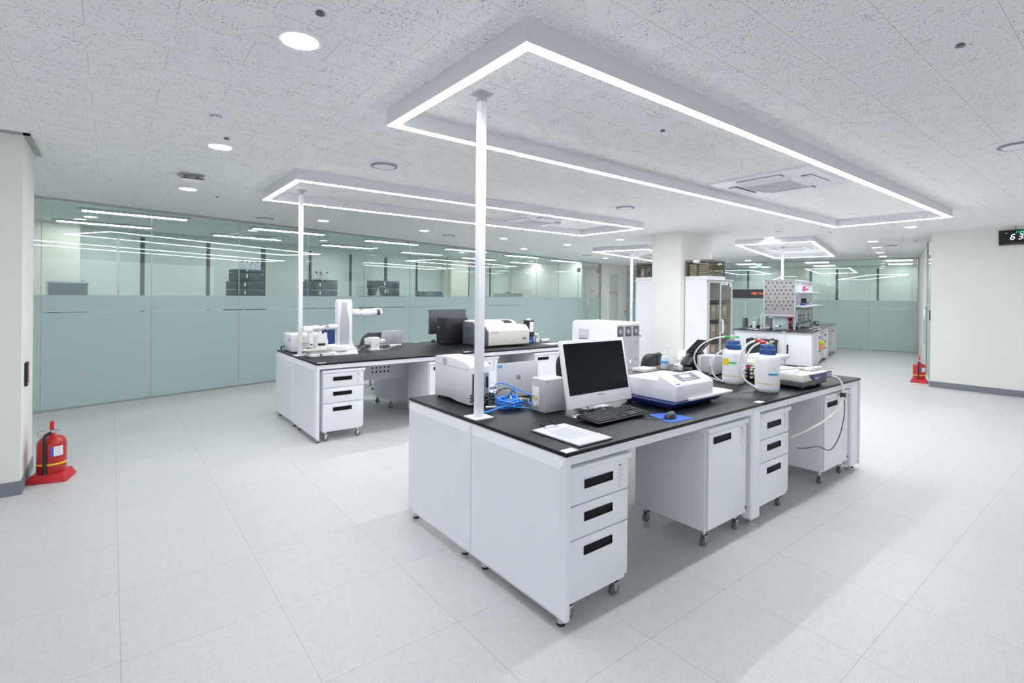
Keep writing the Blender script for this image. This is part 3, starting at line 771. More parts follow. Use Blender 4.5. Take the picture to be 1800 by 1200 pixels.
# all in one computer
t = thing('desktop_computer', 'white all-in-one computer with a dark blank screen on the front bench', 'computer', (.797, .50, BH))
R = Matrix.Translation((0, 0, .034)) @ Matrix.Rotation(-.205, 4, 'X')
hd = MB().box(-.29, .29, 0, .022, 0, .405, bv=.006, mat=R).build('bezel', WHITE2, t)
MB().box(-.268, .268, -.0015, -.0002, .078, .385, mat=R).build('screen', SCREEN, hd)
MB().box(-.282, .282, -.0018, -.0003, .006, .052, mat=R).build('chin', SILVER, hd)
MB().box(-.004, .004, -.0022, -.0015, .393, .397, mat=R).build('webcam', BLACK, hd)
box('maker_mark', MGREY, hd, -.03, .03, -.0018, -.0004, .060, .064).data.transform(R)
MB().hexa([(-.10, .02), (.10, .02), (.10, .20), (-.10, .20)], [(-.10, .02), (.10, .02), (.10, .20), (-.10, .20)], .001, .010, .003).build('foot', WHITE2, t)
MB().prism([(.15, .009), (.18, .009), (.075, .20), (.050, .20)], 'x', -.08, .08, bv=.003).build('stand', WHITE2, t)

# keyboard
kx, ky, kr = .640, .305, 0.0
t = thing('keyboard', 'black full size keyboard in front of the white all-in-one computer', 'keyboard', (.460, .225, BH), 0.02)
MB().prism([(0, .012), (0, .020), (.165, .034), (.165, .014)], 'x', 0, .445, bv=.003).build('case', BLACKM, t)
KEYM = pm('black_keycap', (.022, .023, .027), .5)
km = MB()
for r in range(6):
    y0 = .012 + r*.0245; z0 = .0215 + r*.0021
    for i in range(21):
        if r == 0 and 4 <= i <= 9: continue
        if i in (15, 16, 17) and r in (2,): continue
        km.box(.012+i*.0202, .012+i*.0202+.0168, y0, y0+.0195, z0, z0+.006, bv=.0015, seg=1)
km.box(.012+4*.0202, .012+9*.0202+.0168, .012, .0315, .0215, .0275, bv=.0015, seg=1)
kk = km.build('keys', KEYM, t); kk['kind'] = 'stuff'
m = MB()
for r in range(6):
    for i in range(21):
        if (r == 0 and 3 < i < 10) or (i in (15, 16, 17) and r == 2): continue
        m.box(.016+i*.0202, .0205+i*.0202, .020+r*.0245, .0255+r*.0245, .0276+r*.0021, .0281+r*.0021)
m.build('key_legends', pm('key_legend', (.35, .36, .40), .6), t)['kind'] = 'stuff'

# mouse and pad
t = thing('mouse_pad', 'bright blue cloth mouse pad under the black mouse', 'mouse pad', (.945, .135, BH), .2)
MB().prism([(-.11, -.06), (.085, -.125), (.125, .045), (-.01, .115)], 'z', .0003, .002).build('sheet', pm('blue_cloth', (.02, .12, .55), .6, noise=.25, nscale=25), t)
t = thing('computer_mouse', 'black computer mouse on the blue pad', 'mouse', (.955, .12, BH+.0022), .25)
m = MB(); bm_ = bmesh.new(); bmesh.ops.create_uvsphere(bm_, u_segments=24, v_segments=14, radius=1)
for v in bm_.verts: v.co = Vector((v.co.x*.056, v.co.y*.031*(1-.15*v.co.x), max(0, v.co.z)*.036*(1+.2*v.co.x)))
m.merge(bm_); m.build('shell', BLACK, t)
MB().cyl((-.028, -.004, .029), (-.028, .004, .029), .007).build('wheel', MGREY, t)
MB().tube([(-.054, 0, .006), (-.10, .05, .002), (-.16, .14, .002), (-.17, .22, .002), (-.12, .24, .035), (-.06, .22, .05), (-.03, .26, .002)], .0018, 6, 6).build('cord', BLACK, t)
t = thing('webcam', 'small black webcam lying between the computer and its keyboard', 'webcam', (.755, .437, BH), .1)
MB().ball((-.055, 0, .020), .05, .028, .019).build('camera_body', BLACK, t)
box('clip', BLACK, t, .0, .06, -.02, .02, .001, .030, bv=.005)
t = thing('adapter_cable', 'black cord looped over a white paper left of the keyboard', 'cable', (.565, .455, BH))
MB().box(-.06, .09, -.02, .055, .0003, .0012).build('paper', LABELW, t)
m = MB(); pts = [(.035*math.cos(a*.52)+.02, .022*math.sin(a*.52), .006+.0016*a) for a in range(26)]
m.tube(pts, .0028, 6, 2).tube([(.0, -.02, .005), (-.05, -.01, .012), (-.10, .02, .006), (-.07, .045, .004), (.0, .02, .01)], .0028, 6, 5).tube([(.04, .02, .01), (.12, .03, .02), (.22, .02, .012), (.36, .015, .004), (.44, -.03, .004)], .0026, 6, 5)
m.build('cord', BLACK, t)

# plate reader on a blue base
t = thing('plate_reader', 'white instrument with a sloped display on a dark blue base, beside the all-in-one computer', 'lab instrument', (1.14, .205, BH))
MB().hexa([(-.035, .02), (.50, .02), (.50, .38), (-.035, .38)], [(-.05, -.015), (.53, -.015), (.53, .40), (-.05, .40)], .012, .048, .006).build('blue_base', NAVY, t)
MB().prism([(.005, .050), (.005, .150), (.131, .203), (.141, .170), (.40, .166), (.40, .050)], 'x', 0, .425, bv=.006).build('body', WHITE2, t)
MB().box(.428, .64, .005, .17, .050, .064, bv=.005).box(.12, .64, -.018, .004, .046, .064, bv=.006).build('tray', WHITE2, t)
ang = math.atan2(.053, .126); R = Matrix.Translation((0, .005, .150)) @ Matrix.Rotation(ang, 4, 'X')
pn = MB().box(.115, .33, .035, .115, .0012, .0022, mat=R).build('control_panel', pm('panel_slate', (.10, .14, .22), .4), t)
MB().box(.165, .265, .066, .102, .0024, .0030, mat=R).build('display', pm('lcd', (.52, .53, .48), .3), pn)
MB().cyl(R @ Vector((.262, .047, .0024)), R @ Vector((.262, .047, .0034)), .009).build('stop_button', pm('orange_button', (.8, .22, .05), .4), pn)
m = MB()
for i in range(4): m.box(.15+i*.025, .168+i*.025, .041, .052, .0024, .0032, mat=R)
m.build('keypad', LGREY, pn)
MB().box(.02, .065, .010, .022, .0012, .0020, mat=R).build('name_badge', pm('badge_navy', (.05, .07, .22), .4), t)
MB().box(.37, .395, .010, .020, .0012, .0020, mat=R).build('name_badge', INKL, t)
box('model_line', INKL, t, .012, .075, .0042, .0048, .132, .136)
feet(t, (.0, .46), (.06, .36), .014, .018)

# soap bottle, tissue box, small book, chair pieces
t = thing('soap_bottle', 'clear pump bottle with a blue label behind the white instrument', 'bottle', (2.63, 1.335, BH))
MB().lathe([(0, 0), (.034, 0), (.037, .005), (.037, .115), (.030, .128), (.014, .134), (.014, .142)], seg=28).build('bottle', SOAPM, t)
MB().lathe([(.0376, .055), (.0376, .082)], seg=28).build('blue_label', SKYB, t)
m = MB().lathe([(.017, .140), (.017, .160), (.008, .164), (.008, .205), (.012, .207), (.012, .222), (0, .224)], seg=20)
m.tube([(0, 0, .215), (.03, -.02, .216), (.045, -.03, .205)], .005, 8, 4); m.build('pump', WHITE2, t)
t = thing('tissue_box', 'small white tissue box with a sheet pulled up, behind the white instrument', 'tissue box', (2.67, 1.165, BH), .03)
MB().box(0, .19, 0, .10, .001, .055, bv=.002).build('carton', LABELW, t)
box('print', pm('box_print', (.10, .25, .45), .5), t, -.0006, 0, .05, .10, .030, .040); box('print', TEAL, t, -.0006, 0, .05, .10, .012, .018)
MB().tube([(.05, .05, .05), (.05, .055, .09), (.07, .06, .118), (.11, .05, .10), (.14, .045, .056)], [.02, .03, .035, .03, .02], 10, 4).build('tissue', LABELW, t)
t = thing('notebook', 'white notebook lying behind the white instrument', 'book', (2.28, 1.30, BH), .1)
MB().box(0, .20, 0, .14, .001, .022, bv=.002).build('pages', LABELW, t)
MB().box(-.003, .202, -.003, .143, .0222, .026).build('cover', WHITE2, t)

# touch screen reader on an arm
t = thing('scanner_stand', 'black tilted tablet reader on a thick black stand, in the middle of the front bench', 'tablet stand', (2.78, 1.03, BH))
MB().box(-.11, .09, -.05, .12, 0.001, .012, bv=.004).build('foot', BLACK, t)
MB().box(-.045, .05, .02, .075, .012, .155, bv=.004).build('column', BLACK, t)
box('status_strip', LGREY, t, -.010, .020, .0182, .0198, .02, .10)
MB().prism([(-.21, .075), (-.19, .10), (-.06, .185), (.03, .185), (.03, .11), (-.10, .05), (-.13, .045)], 'y', .0, .10, bv=.004).build('printer_block', BLACK, t)
R = Matrix.Translation((-.01, .03, .225)) @ Matrix.Rotation(-.50, 4, 'Y')
MB().box(-.11, .11, -.07, .07, 0, .018, bv=.005, mat=R).build('tablet', BLACK, t)
MB().box(-.10, .10, -.06, .06, .0182, .0192, mat=R).build('screen', SCREEN, t)
MB().cyl((-.02, .04, .15), (-.03, .04, .215), .03, .022).build('swivel', BLACKM, t)
MB().tube([(.03, .05, .22), (.06, .02, .17), (.05, -.03, .10), (.10, -.05, .03), (.16, -.05, .006)], .004, 8, 5).build('cord', BLACK, t)

t = thing('label_printer', 'white roll holder with a round dark opening beside the black tablet reader', 'label printer', (3.09, 1.40, BH), .3)
MB().box(-.10, .10, -.02, .09, .001, .072, bv=.004).build('base_box', LABELW, t)
box('glass_lid', CLEARG, t, -.14, .13, -.05, .10, .0725, .079)
MB().prism([(-.055, 0), (.055, 0), (.055, .02), (.045, .045), (.025, .062), (0, .068), (-.025, .062), (-.045, .045), (-.055, .02)], 'y', 0, .08, bv=.004, mat=Matrix.Translation((0, -.01, .0795))).build('roll_hood', WHITE2, t)
MB().prism([(-.046, .006), (.046, .006), (.044, .022), (.036, .042), (.02, .054), (0, .058), (-.02, .054), (-.036, .042), (-.044, .022)], 'y', -.0118, -.0105, mat=Matrix.Translation((0, 0, .0795))).build('opening', BLACK, t)
t = thing('power_supply', 'grey bench power supply with side handle left of the first white bottle', 'power supply', (2.60, .80, BH), .12)
MB().box(0, .20, 0, .16, .012, .175, bv=.003).build('case', LGREY, t)
MB().tube([(-.001, .03, .155), (-.022, .03, .15), (-.024, .03, .10), (-.01, .045, .055)], .006, 8, 4).tube([(-.001, .12, .155), (-.022, .12, .15), (-.024, .12, .05), (-.001, .12, .045)], .006, 8, 4).build('handle', SILVER, t)
feet(t, (.02, .18), (.02, .14), .012, .010)
t = thing('analyser', 'low white bench analyser behind the first white bottle', 'lab device', (2.97, .95, BH), .12)
MB().box(0, .26, 0, .20, .01, .105, bv=.006).build('lower_case', WHITE2, t)
MB().hexa([(0, 0), (.26, 0), (.26, .20), (0, .20)], [(.01, .02), (.25, .02), (.25, .19), (.01, .19)], .108, .135, .006).build('upper_case', LABELW, t)
box('black_lid', BLACK, t, .04, .20, .03, .15, .1355, .155, bv=.004)
box('teal_band', TEAL, t, .005, .255, -.002, -.0005, .098, .106)
feet(t, (.02, .24), (.02, .18), .010, .010)
t = thing('adapter_cable', 'heap of black power cables between the tablet reader and the first white bottle', 'cable', (2.40, .80, BH))
m = MB(); pts = [(.07*math.cos(a*.5)+.012*math.sin(a*.31), .055*math.sin(a*.5), .008+.0011*a) for a in range(48)]
m.tube(pts, .005, 7, 2).tube([(.07, .0, .01), (.0, -.12, .008), (-.05, -.20, .010), (-.01, -.24, .012), (.02, -.20, .03)], .007, 8, 5).tube([(-.06, .0, .02), (-.1, .06, .01), (.02, .16, .012), (.12, .18, .02)], .005, 7, 5)
m.build('cords', BLACK, t)

# white carboy bottles
def carboy(label, x, y, sc_=1.0):
    t = thing('carboy_bottle', label, 'bottle', (x, y, BH), 0.0, 'white bottles with blue caps')
    r = .085
    MB().lathe([(0, 0), (r*.86, 0), (r*.97, .012), (r, .03), (r, .235), (r*.96, .258), (r*.80, .272), (.050, .276), (.050, .285)], seg=40).build('body', BOTTLE, t)
    m = MB().lathe([(.054, .272), (.056, .274), (.056, .312), (.049, .318), (.049, .342), (.045, .347), (0, .347)], seg=40)
    for i in range(40):
        m.box(.0555, .0575, -.0016, .0016, .276, .310, mat=Matrix.Rotation(2*PI*i/40, 4, 'Z'))
    m.build('cap', BLUE, t)
    a0 = math.atan2(-1.617-y, -1.591-x)
    m = MB()
    n_ = 24
    for i in range(n_):
        a = a0-1.25+2.3*i/n_; b = a0-1.25+2.3*(i+1)/n_
        m.quad((.0855*math.cos(a), .0855*math.sin(a), .062), (.0855*math.cos(b), .0855*math.sin(b), .062), (.0855*math.cos(b), .0855*math.sin(b), .067), (.0855*math.cos(a), .0855*math.sin(a), .067))
    m.build('level_line', YELLOW, t)
    return t, a0
def wrap(t, a0, da, w, z0, z1, mat, name, r=.0858):
    m = MB(); n_ = 10
    for i in range(n_):
        a = a0+da-w/2+w*i/n_; b = a0+da-w/2+w*(i+1)/n_
        m.quad((r*math.cos(a), r*math.sin(a), z0), (r*math.cos(b), r*math.sin(b), z0), (r*math.cos(b), r*math.sin(b), z1), (r*math.cos(a), r*math.sin(a), z1))
    return m.build(name, mat, t)
t, a0 = carboy('white bottle with blue cap and yellow note, green tape, farther of the two', 2.420, .530)
wrap(t, a0, -.78, .72, .150, .205, YELLOW, 'yellow_note'); wrap(t, a0, -.13, .72, .164, .180, GREEN, 'green_tape')
MB().lathe([(.018, .347), (.02, .352), (.02, .375), (.012, .380), (.0, .381)], (-.005, .01, 0), 16).ball((-.005, .01, .378), .018).build('fitting', BEIGE, t)
MB().cyl((-.02, .02, .377), (-.055, .05, .378), .0075).build('green_sleeve', GREEN, t); MB().cyl((.012, -.008, .378), (.035, -.028, .373), .009).build('green_sleeve', GREEN, t)
MB().tube([(-.05, .045, .378), (-.11, .11, .36), (-.17, .19, .30), (-.19, .24, .20), (-.16, .20, .08), (-.10, .08, .02), (-.05, .01, .018)], .0062, 10, 6).tube([(-.04, .03, .28), (-.10, .08, .24), (-.13, .12, .16), (-.12, .10, .06), (-.09, .04, .012)], .0062, 10, 6).build('hose', TUBE, t)
t, a0 = carboy('white bottle with blue cap and blue stripe label, closer of the two', 2.290, .195)
wrap(t, a0, .55, .95, .128, .142, pm('aqua_stripe', (.02, .25, .55), .5), 'blue_stripe')
m = MB()
m.build('x', INKL, t) if False else None
for z0, w, d in ((.180, .8, .40), (.172, .75, .42), (.160, .45, .55)): wrap(t, a0, d, w, z0, z0+.0025, INKL, 'print_line')
MB().box(-.02, .02, -.012, .012, .347, .362, bv=.003).cyl((0, 0, .36), (-.05, .05, .385), .008).cyl((.02, -.015, .350), (.025, -.02, .378), .008).box(.0, .04, -.035, -.012, .366, .378, bv=.003).build('fitting', BEIGE, t)
MB().cyl((-.032, .035, .380), (-.07, .065, .376), .0095).build('red_sleeve', REDP, t); MB().cyl((-.012, .010, .366), (-.048, .036, .362), .0095).build('red_sleeve', REDP, t)
MB().tube([(-.065, .06, .377), (-.11, .10, .345), (-.14, .13, .27), (-.145, .14, .17), (-.12, .11, .08), (-.085, .05, .03), (-.06, .02, .012)], .0085, 10, 6).tube([(-.045, .034, .362), (-.085, .07, .33), (-.115, .10, .26), (-.125, .11, .17), (-.135, .12, .15)], .0075, 10, 6).build('hose', TUBE, t)

# pump with blue badge
t = thing('dosing_pump', 'beige and dark pump with blue name badge on the front bench', 'pump', (2.541, .043, BH))
MB().box(0, .434, 0, .36, .020, .056, bv=.003).build('base', DGREY, t)
MB().prism([(0, .0575), (.505, .0575), (.505, .105), (.49, .108), (.0, .112)], 'y', 0, .38, bv=.004).build('deck', CREAMT, t)
bd = MB().prism([(.092, .107), (.515, .107), (.515, .056), (.19, .054), (.165, .060), (.14, .078)], 'y', -.012, -.0006, bv=.002).build('badge', pm('badge_blue', (.025, .045, .17), .35), t)
text('Apoflex', .022, LABELW, bd, (.185, -.0126, .070), FY, sx=.95, shear=.2); text('1.0', .017, INKL, bd, (.272, -.0126, .072), FY)
box('rating_plate', LGREY, bd, .41, .50, -.0132, -.0122, .066, .096)
m = MB()
for i in range(3): m.box(.415, .49-.01*i, -.0137, -.0133, .071+.008*i, .075+.008*i)
m.build('rating_text', INK, bd)
feet(t, (.04, .36), (.03, .32), .020, .018)
MB().prism([(.02, .35), (.02, .06), (.20, .10)], 'z', .1125, .1135).build('key_panel_border', PERI, t)
MB().prism([(.035, .31), (.035, .09), (.15, .115)], 'z', .1137, .1143).build('key_panel', LGREY, t)
m = MB().box(.30, .50, .06, .16, .1125, .122, bv=.003).box(.40, .48, .06, .11, .1225, .135, bv=.004).box(.28, .33, .12, .17, .1225, .135, bv=.004)
m.build('hose_clamp', SILVER, t)
for p in (((.30, .06, .126)), ((.47, .055, .128))): MB().box(p[0], p[0]+.03, p[1], p[1]+.02, p[2]-.003, p[2]+.01, bv=.003).build('clamp_knob', LABELW, t)
MB().tube([(.12, .24, .118), (.26, .20, .120), (.42, .12, .125)], .007, 10, 5).build('pump_hose', TUBE, t)
t = thing('cassette_tray', 'white flat cassette raised on rods behind the beige pump', 'pump tray', (2.90, .445, BH))
MB().box(0, .36, 0, .26, .150, .185, bv=.008).build('tray_shell', WHITE2, t)
MB().box(.06, .29, .05, .21, .1852, .1866).build('tray_label', pm('tray_lilac', (.45, .49, .72), .5), t)
m = MB()
for x in (.04, .32): m.cyl((x, .03, .0), (x, .03, .15), .006).cyl((x, .23, .0), (x, .23, .15), .006)
m.build('rods', CHROME, t)
box('cross_bar', STEEL, t, .02, .34, .02, .04, .09, .10)
t = thing('valve_manifold', 'black manifold with rows of beige fittings between the two white bottles', 'valve block', (2.66, .437, BH))
MB().box(0, .22, 0, .19, .004, .124, bv=.003).build('black_housing', BLACKM, t)
MB().box(-.006, .226, -.006, .20, .126, .160, bv=.005).build('cream_cover', CREAMT, t)
box('warning_sticker', YELLOW, t, .03, .10, .05, .10, .1602, .1610)
for i in range(3):
    for j in range(2):
        z = .028+.032*i; y = .052+.055*j
        MB().cyl((-.001, y, z), (-.018, y, z), .012).cyl((-.018, y, z), (-.030, y, z+.005), .010).build('fitting', BEIGE, t)
MB().cyl((-.004, .105, .116), (-.03, .14, .108), .007).build('green_sleeve', GREEN, t); MB().cyl((-.004, .065, .116), (-.03, .092, .111), .007).build('red_sleeve', REDP, t); MB().cyl((-.004, .03, .117), (-.03, .052, .112), .007).build('white_sleeve', LABELW, t)

# hose and cord that hang in front of the bench
t = thing('drain_hose', 'cream hose looping from the pump over the bench edge to the drawer unit', 'hose', (3.02, .06, BH))
MB().tube([(.01, .06, .04), (.06, .02, .055), (.12, -.035, .045), (.135, -.075, -.02), (.11, -.085, -.12), (.0, -.085, -.20), (-.22, -.075, -.255), (-.48, -.06, -.285), (-.75, -.045, -.305)], .0085, 12, 8).build('tube', CREAMT, t)
t = thing('mains_cable', 'thin black cord hanging in a loop in front of the far right pedestal', 'cord', (3.13, -.01, .60))
MB().tube([(.03, .01, .12), (.02, -.02, .05), (-.02, -.03, -.08), (-.12, -.03, -.22), (-.30, -.03, -.285), (-.50, -.02, -.225), (-.70, -.01, -.205), (-.83, -.008, -.18)], .0035, 8, 8).build('cord', BLACKM, t)
MB().box(.0, .05, -.026, .006, .085, .125, bv=.004).build('hanging_clip', BLACK, t)
#@@PART3
# ------------------------------------------------------------------ lab chairs
def lab_chair(label, x, y, rz, back, seat, h=.52, bh=.95, bw=.44):
    t = thing('lab_chair', label, 'chair', (x, y, 0), rz, 'wheeled lab chairs')
    m = MB(); bm_ = bmesh.new(); n = 14; rows = 9; V = {}
    for k_, off in ((0, 0.0), (1, .035)):
        for i in range(n+1):
            for j in range(rows+1):
                a = (i/n-.5)*2; zt = j/rows
                w = bw/2*math.sqrt(max(.02, 1-(abs(zt-.35)/.72)**2.6))
                V[k_, i, j] = bm_.verts.new((a*w, .20+off-.055*a*a, h+.13+(bh-h-.13)*zt))
    for k_ in (0, 1):
        for i in range(n):
            for j in range(rows):
                f = [V[k_, i, j], V[k_, i+1, j], V[k_, i+1, j+1], V[k_, i, j+1]]
                bm_.faces.new(f if k_ == 0 else f[::-1])
    for i in range(n):
        for j in (0, rows): bm_.faces.new((V[0, i, j], V[0, i+1, j], V[1, i+1, j], V[1, i, j]))
    for j in range(rows):
        for i in (0, n): bm_.faces.new((V[0, i, j], V[0, i, j+1], V[1, i, j+1], V[1, i, j]))
    bmesh.ops.recalc_face_normals(bm_, faces=bm_.faces[:]); m.merge(bm_); m.build('backrest', back, t, angle=60)
    MB().lathe([(0, -.03), (.17, -.03), (.205, -.012), (.205, .012), (.18, .03), (0, .035)], (0, 0, h), 32).build('seat', seat, t)
    MB().box(-.03, .03, .10, .235, h-.04, h-.03).box(-.03, .03, .225, .24, h-.04, h+.3).build('back_bracket', BLACK, t)
    MB().cyl((0, 0, .10), (0, 0, h-.03), .025).build('gas_column', CHROME, t)
    MB().tube([(.19*math.cos(a*PI/8), .19*math.sin(a*PI/8), .27) for a in range(16)], .010, 8, 2, True).build('foot_ring', CHROME, t)
    for a in range(3):
        MB().cyl((0, 0, .27), (.19*math.cos(a*2.094), .19*math.sin(a*2.094), .27), .007).build('ring_spoke', CHROME, t)
    for a in range(5):
        cx_, sy = math.cos(a*2*PI/5+.3), math.sin(a*2*PI/5+.3)
        MB().tube([(0, 0, .115), (.15*cx_, .15*sy, .10), (.27*cx_, .27*sy, .075)], [.022, .018, .015], 10, 3).build('base_leg', CHROME, t)
        cst = MB().cyl((.27*cx_, .27*sy, .045), (.27*cx_, .27*sy, .075), .010).build('caster', BLACK, t)
        MB().cyl((.27*cx_+.02*sy, .27*sy-.02*cx_, .027), (.27*cx_-.02*sy, .27*sy+.02*cx_, .027), .027).build('wheel', BLACKM, cst)
    return t
BLUEF = pm('blue_seat_shell', (.025, .055, .22), .45)
lab_chair('black chair with curved back behind the front bench, left of the soap bottle', 3.45, 2.25, PI+.15, BLACK, BLACK, .50, .83, .52)
lab_chair('black chair between the two benches, seen beside the all-in-one screen', 2.38, 2.35, PI-.5, BLACK, BLACK, .50, .93)
cb = lab_chair('dark blue chair behind the robot bench, white sticker on its back', 1.00, 5.75, .1, BLUEF, BLUEF, .55, .99, .48)
box('back_sticker', LABELW, cb, -.14, -.10, .138, .1392, .86, .93)
MB().box(-.255, -.215, .02, .08, .62, .72, bv=.008).build('arm_knob', YELLOW, cb)
lab_chair('dark grey chair behind the robot bench, beside the small laptop', 1.50, 5.75, PI+.1, pm('charcoal_shell', (.035, .04, .045), .5), BLACK, .50, .925, .50)
for s_, t_, l in ((12.0, 2.15, 'grey chair at the far side of the sink island, left one'), (13.5, 2.0, 'grey chair at the far side of the sink island, behind the pegboard')):
    x, y, z = SXY(s_, t_); lab_chair(l, x, y, TH, pm('grey_shell', (.10, .11, .13), .5), DGREY, .50, .92)

# ------------------------------------------------------------------ things on the robot bench
t = thing('lab_robot', 'white two-armed robot on the second bench, arms stretched to both sides', 'robot', (.54, 4.235, BH))
MB().hexa([(-.21, -.11), (.13, -.11), (.185, .05), (.12, .16), (-.21, .16)], [(-.20, -.09), (.12, -.09), (.165, .05), (.10, .14), (-.20, .14)], .0, .045, .008).build('base', WHITE2, t)
MB().lathe([(0, .045), (.13, .045), (.135, .05), (.135, .095), (.125, .108), (0, .110)], (-.06, .02, 0), 36).build('turntable', LABELW, t)
MB().prism([(-.085, .05), (.16, .047), (.10, .10), (.087, .16), (.087, .60), (.075, .632), (-.075, .632), (-.087, .60)], 'y', -.03, .075, bv=.012).build('torso', WHITE2, t)
MB().prism([(-.062, .11), (.045, .11), (.048, .38), (.035, .46), (.02, .52), (.025, .60), (-.045, .60), (-.05, .52), (-.058, .44), (-.062, .36)], 'y', -.036, -.0305, bv=.002).build('front_panel', LGREY, t)
MB().tube([(.07, .02, .47), (.12, .02, .475), (.17, .02, .472), (.21, .02, .47)], [.03, .042, .044, .034], 16, 5).build('upper_arm', WHITE2, t)
MB().tube([(.20, .02, .468), (.25, .01, .47), (.33, .0, .472), (.385, -.005, .478)], [.034, .046, .046, .040], 16, 5).build('forearm', WHITE2, t)
MB().cyl((.375, -.005, .478), (.425, -.005, .482), .036).build('wrist_band', DGREY, t)
MB().tube([(.36, .02, .505), (.42, .02, .512), (.455, .015, .49), (.45, .01, .455)], .020, 12, 5).build('wrist_cover', WHITE2, t)
MB().tube([(-.07, 0, .315), (-.14, 0, .318), (-.20, 0, .312)], [.028, .030, .026], 14, 5).build('upper_arm', WHITE2, t)
MB().tube([(-.19, 0, .312), (-.30, 0, .314), (-.36, 0, .31)], [.026, .027, .030], 14, 5).build('forearm', WHITE2, t)
MB().cyl((-.205, -.034, .312), (-.205, .03, .312), .026).build('elbow_joint', LGREY, t)
MB().hexa([(-.475, -.045), (-.36, -.045), (-.36, .02), (-.475, .02)], [(-.465, -.04), (-.37, -.04), (-.37, .015), (-.465, .015)], .27, .335, .012).build('wrist', WHITE2, t)
MB().tube([(-.39, -.01, .28), (-.385, -.01, .20), (-.375, -.015, .13), (-.38, -.02, .10)], [.028, .024, .022, .016], 12, 5).build('pipette_arm', LABELW, t)
MB().prism([(-.335, .08), (-.21, .08), (-.20, .16), (-.225, .25), (-.255, .275), (-.285, .275), (-.31, .24)], 'y', -.055, -.005, bv=.006).build('gripper', WHITE2, t)
MB().box(-.315, -.235, -.058, -.055, .115, .140).build('gripper_slot', BLACK, t)
box('joint_cap', BLACK, t, -.275, -.25, -.060, -.055, .25, .275); box('joint_cap', BLUE, t, -.29, -.255, -.02, .02, .336, .342)
MB().cyl((-.38, -.036, .13), (-.38, -.041, .13), .010).build('screw_cap', BLACK, t)

t = thing('plate_analyser', 'white box-shaped analyser behind the pole at the left end of the robot bench', 'lab instrument', (.068, 4.625, BH))
MB().box(0, .378, 0, .38, .012, .212, bv=.006).build('casing', WHITE2, t)
box('front_panel', LABELW, t, .02, .33, -.004, -.0004, .075, .20); box('vent_slots', MGREY, t, .06, .24, -.005, -.0042, .10, .105); box('vent_slots', MGREY, t, .06, .24, -.005, -.0042, .115, .120); box('vent_slots', MGREY, t, .06, .24, -.005, -.0042, .085, .09)
box('button', BLACK, t, .35, .362, -.006, -.0004, .155, .168); box('button', BLACK, t, .35, .362, -.006, -.0004, .13, .143); box('power_switch', BLACK, t, .335, .36, -.008, -.0004, .022, .052)
MB().box(.16, .22, -.012, -.0004, .02, .052, bv=.003).build('display_pod', DGREY, t); box('display', pm('blue_lcd', (.12, .22, .55), .3), t, .172, .208, -.0136, -.0124, .03, .045)
box('blue_sticker', SKYB, t, -.0016, -.0003, .30, .335, .165, .195); box('side_vent', LGREY, t, -.0016, -.0003, .06, .16, .13, .165)
feet(t, (.03, .35), (.03, .35), .012, .014)
MB().tube([(-.02, .36, .005), (-.03, .36, .03), (-.028, .33, .05), (-.01, .30, .05)], .010, 8, 4).build('blue_clip', BLUE, t)
t = thing('sample_tray', 'cream rounded tray on a white base in front of the analyser, robot bench', 'tray', (.125, 4.07, BH), .12)
MB().box(0, .27, .02, .22, .001, .035, bv=.004).build('base', WHITE2, t)
R = Matrix.Translation((.12, .12, .055)) @ Matrix.Diagonal((1.0, .62, 1, 1))
MB().lathe([(0, -.018), (.12, -.018), (.16, .008), (.165, .018), (.155, .018), (.13, -.004), (0, -.004)], (.12, .12, .055), 40, Matrix.Diagonal((1.05, .66, 1, 1))).build('tray', CREAMT, t)
MB().cyl((.11, .006, .022), (.11, .018, .022), .010).build('lock_knob', BLACK, t)
MB().box(.24, .30, .06, .2, .036, .050, bv=.003).build('side_plate', LGREY, t)

t = thing('camera_module', 'small white bracketed imaging unit with a bundle of wires, right of the robot', 'lab device', (.95, 4.43, BH))
MB().box(0, .115, 0, .10, .001, .155, bv=.005).build('housing', WHITE2, t)
MB().box(-.06, -.03, .01, .07, .07, .150, bv=.003).build('side_plate', LABELW, t); MB().box(-.024, -.004, .01, .08, .07, .152, bv=.003).build('side_plate', LABELW, t)
MB().box(.117, .20, .03, .09, .085, .125, bv=.004).build('arm_block', WHITE2, t); MB().box(-.02, .15, -.02, .06, .0005, .006).build('foot_plate', WHITE2, t)
MB().cyl((-.05, .03, .045), (-.001, .03, .045), .010).build('knob', BLACK, t)
m = MB(); pts = [(-.11+.03*math.cos(a*.55), .05+.028*math.sin(a*.55), .012+.0016*a) for a in range(40)]
m.tube(pts, .0035, 6, 2); m.build('wire_bundle', BLACK, t)
MB().tube([(.05, -.002, .02), (.07, -.03, .08), (.10, -.03, .085), (.13, -.02, .05), (.15, -.01, .008), (.25, .02, .006), (.30, .05, .03)], .0035, 7, 6).tube([(-.2, .03, .01), (-.15, .02, .01), (-.1, .0, .06), (-.06, .04, .04)], .0035, 7, 5).build('white_wire', CREAMT, t)
t = thing('charger_cable', 'white charger plug and wire lying right of the small imaging unit', 'cable', (1.37, 4.70, BH))
MB().box(-.05, .04, -.02, .015, .001, .026, bv=.005).build('plug_block', WHITE2, t)
MB().tube([(.04, 0, .012), (.08, .01, .02), (.10, .03, .006), (.14, .05, .02)], .006, 8, 5).build('wire', LABELW, t)
t = thing('laptop', 'small silver laptop with a tilted lid at the back of the robot bench', 'laptop', (1.26, 4.84, BH), .05)
MB().box(0, .32, .03, .24, .003, .018, bv=.003).build('base', SILVER, t)
lid = MB().box(0, .325, 0, .006, 0, .20, bv=.002).build('lid', SILVER, t); lid.location = (0, .03, .012); lid.rotation_euler = (.32, 0, 0)
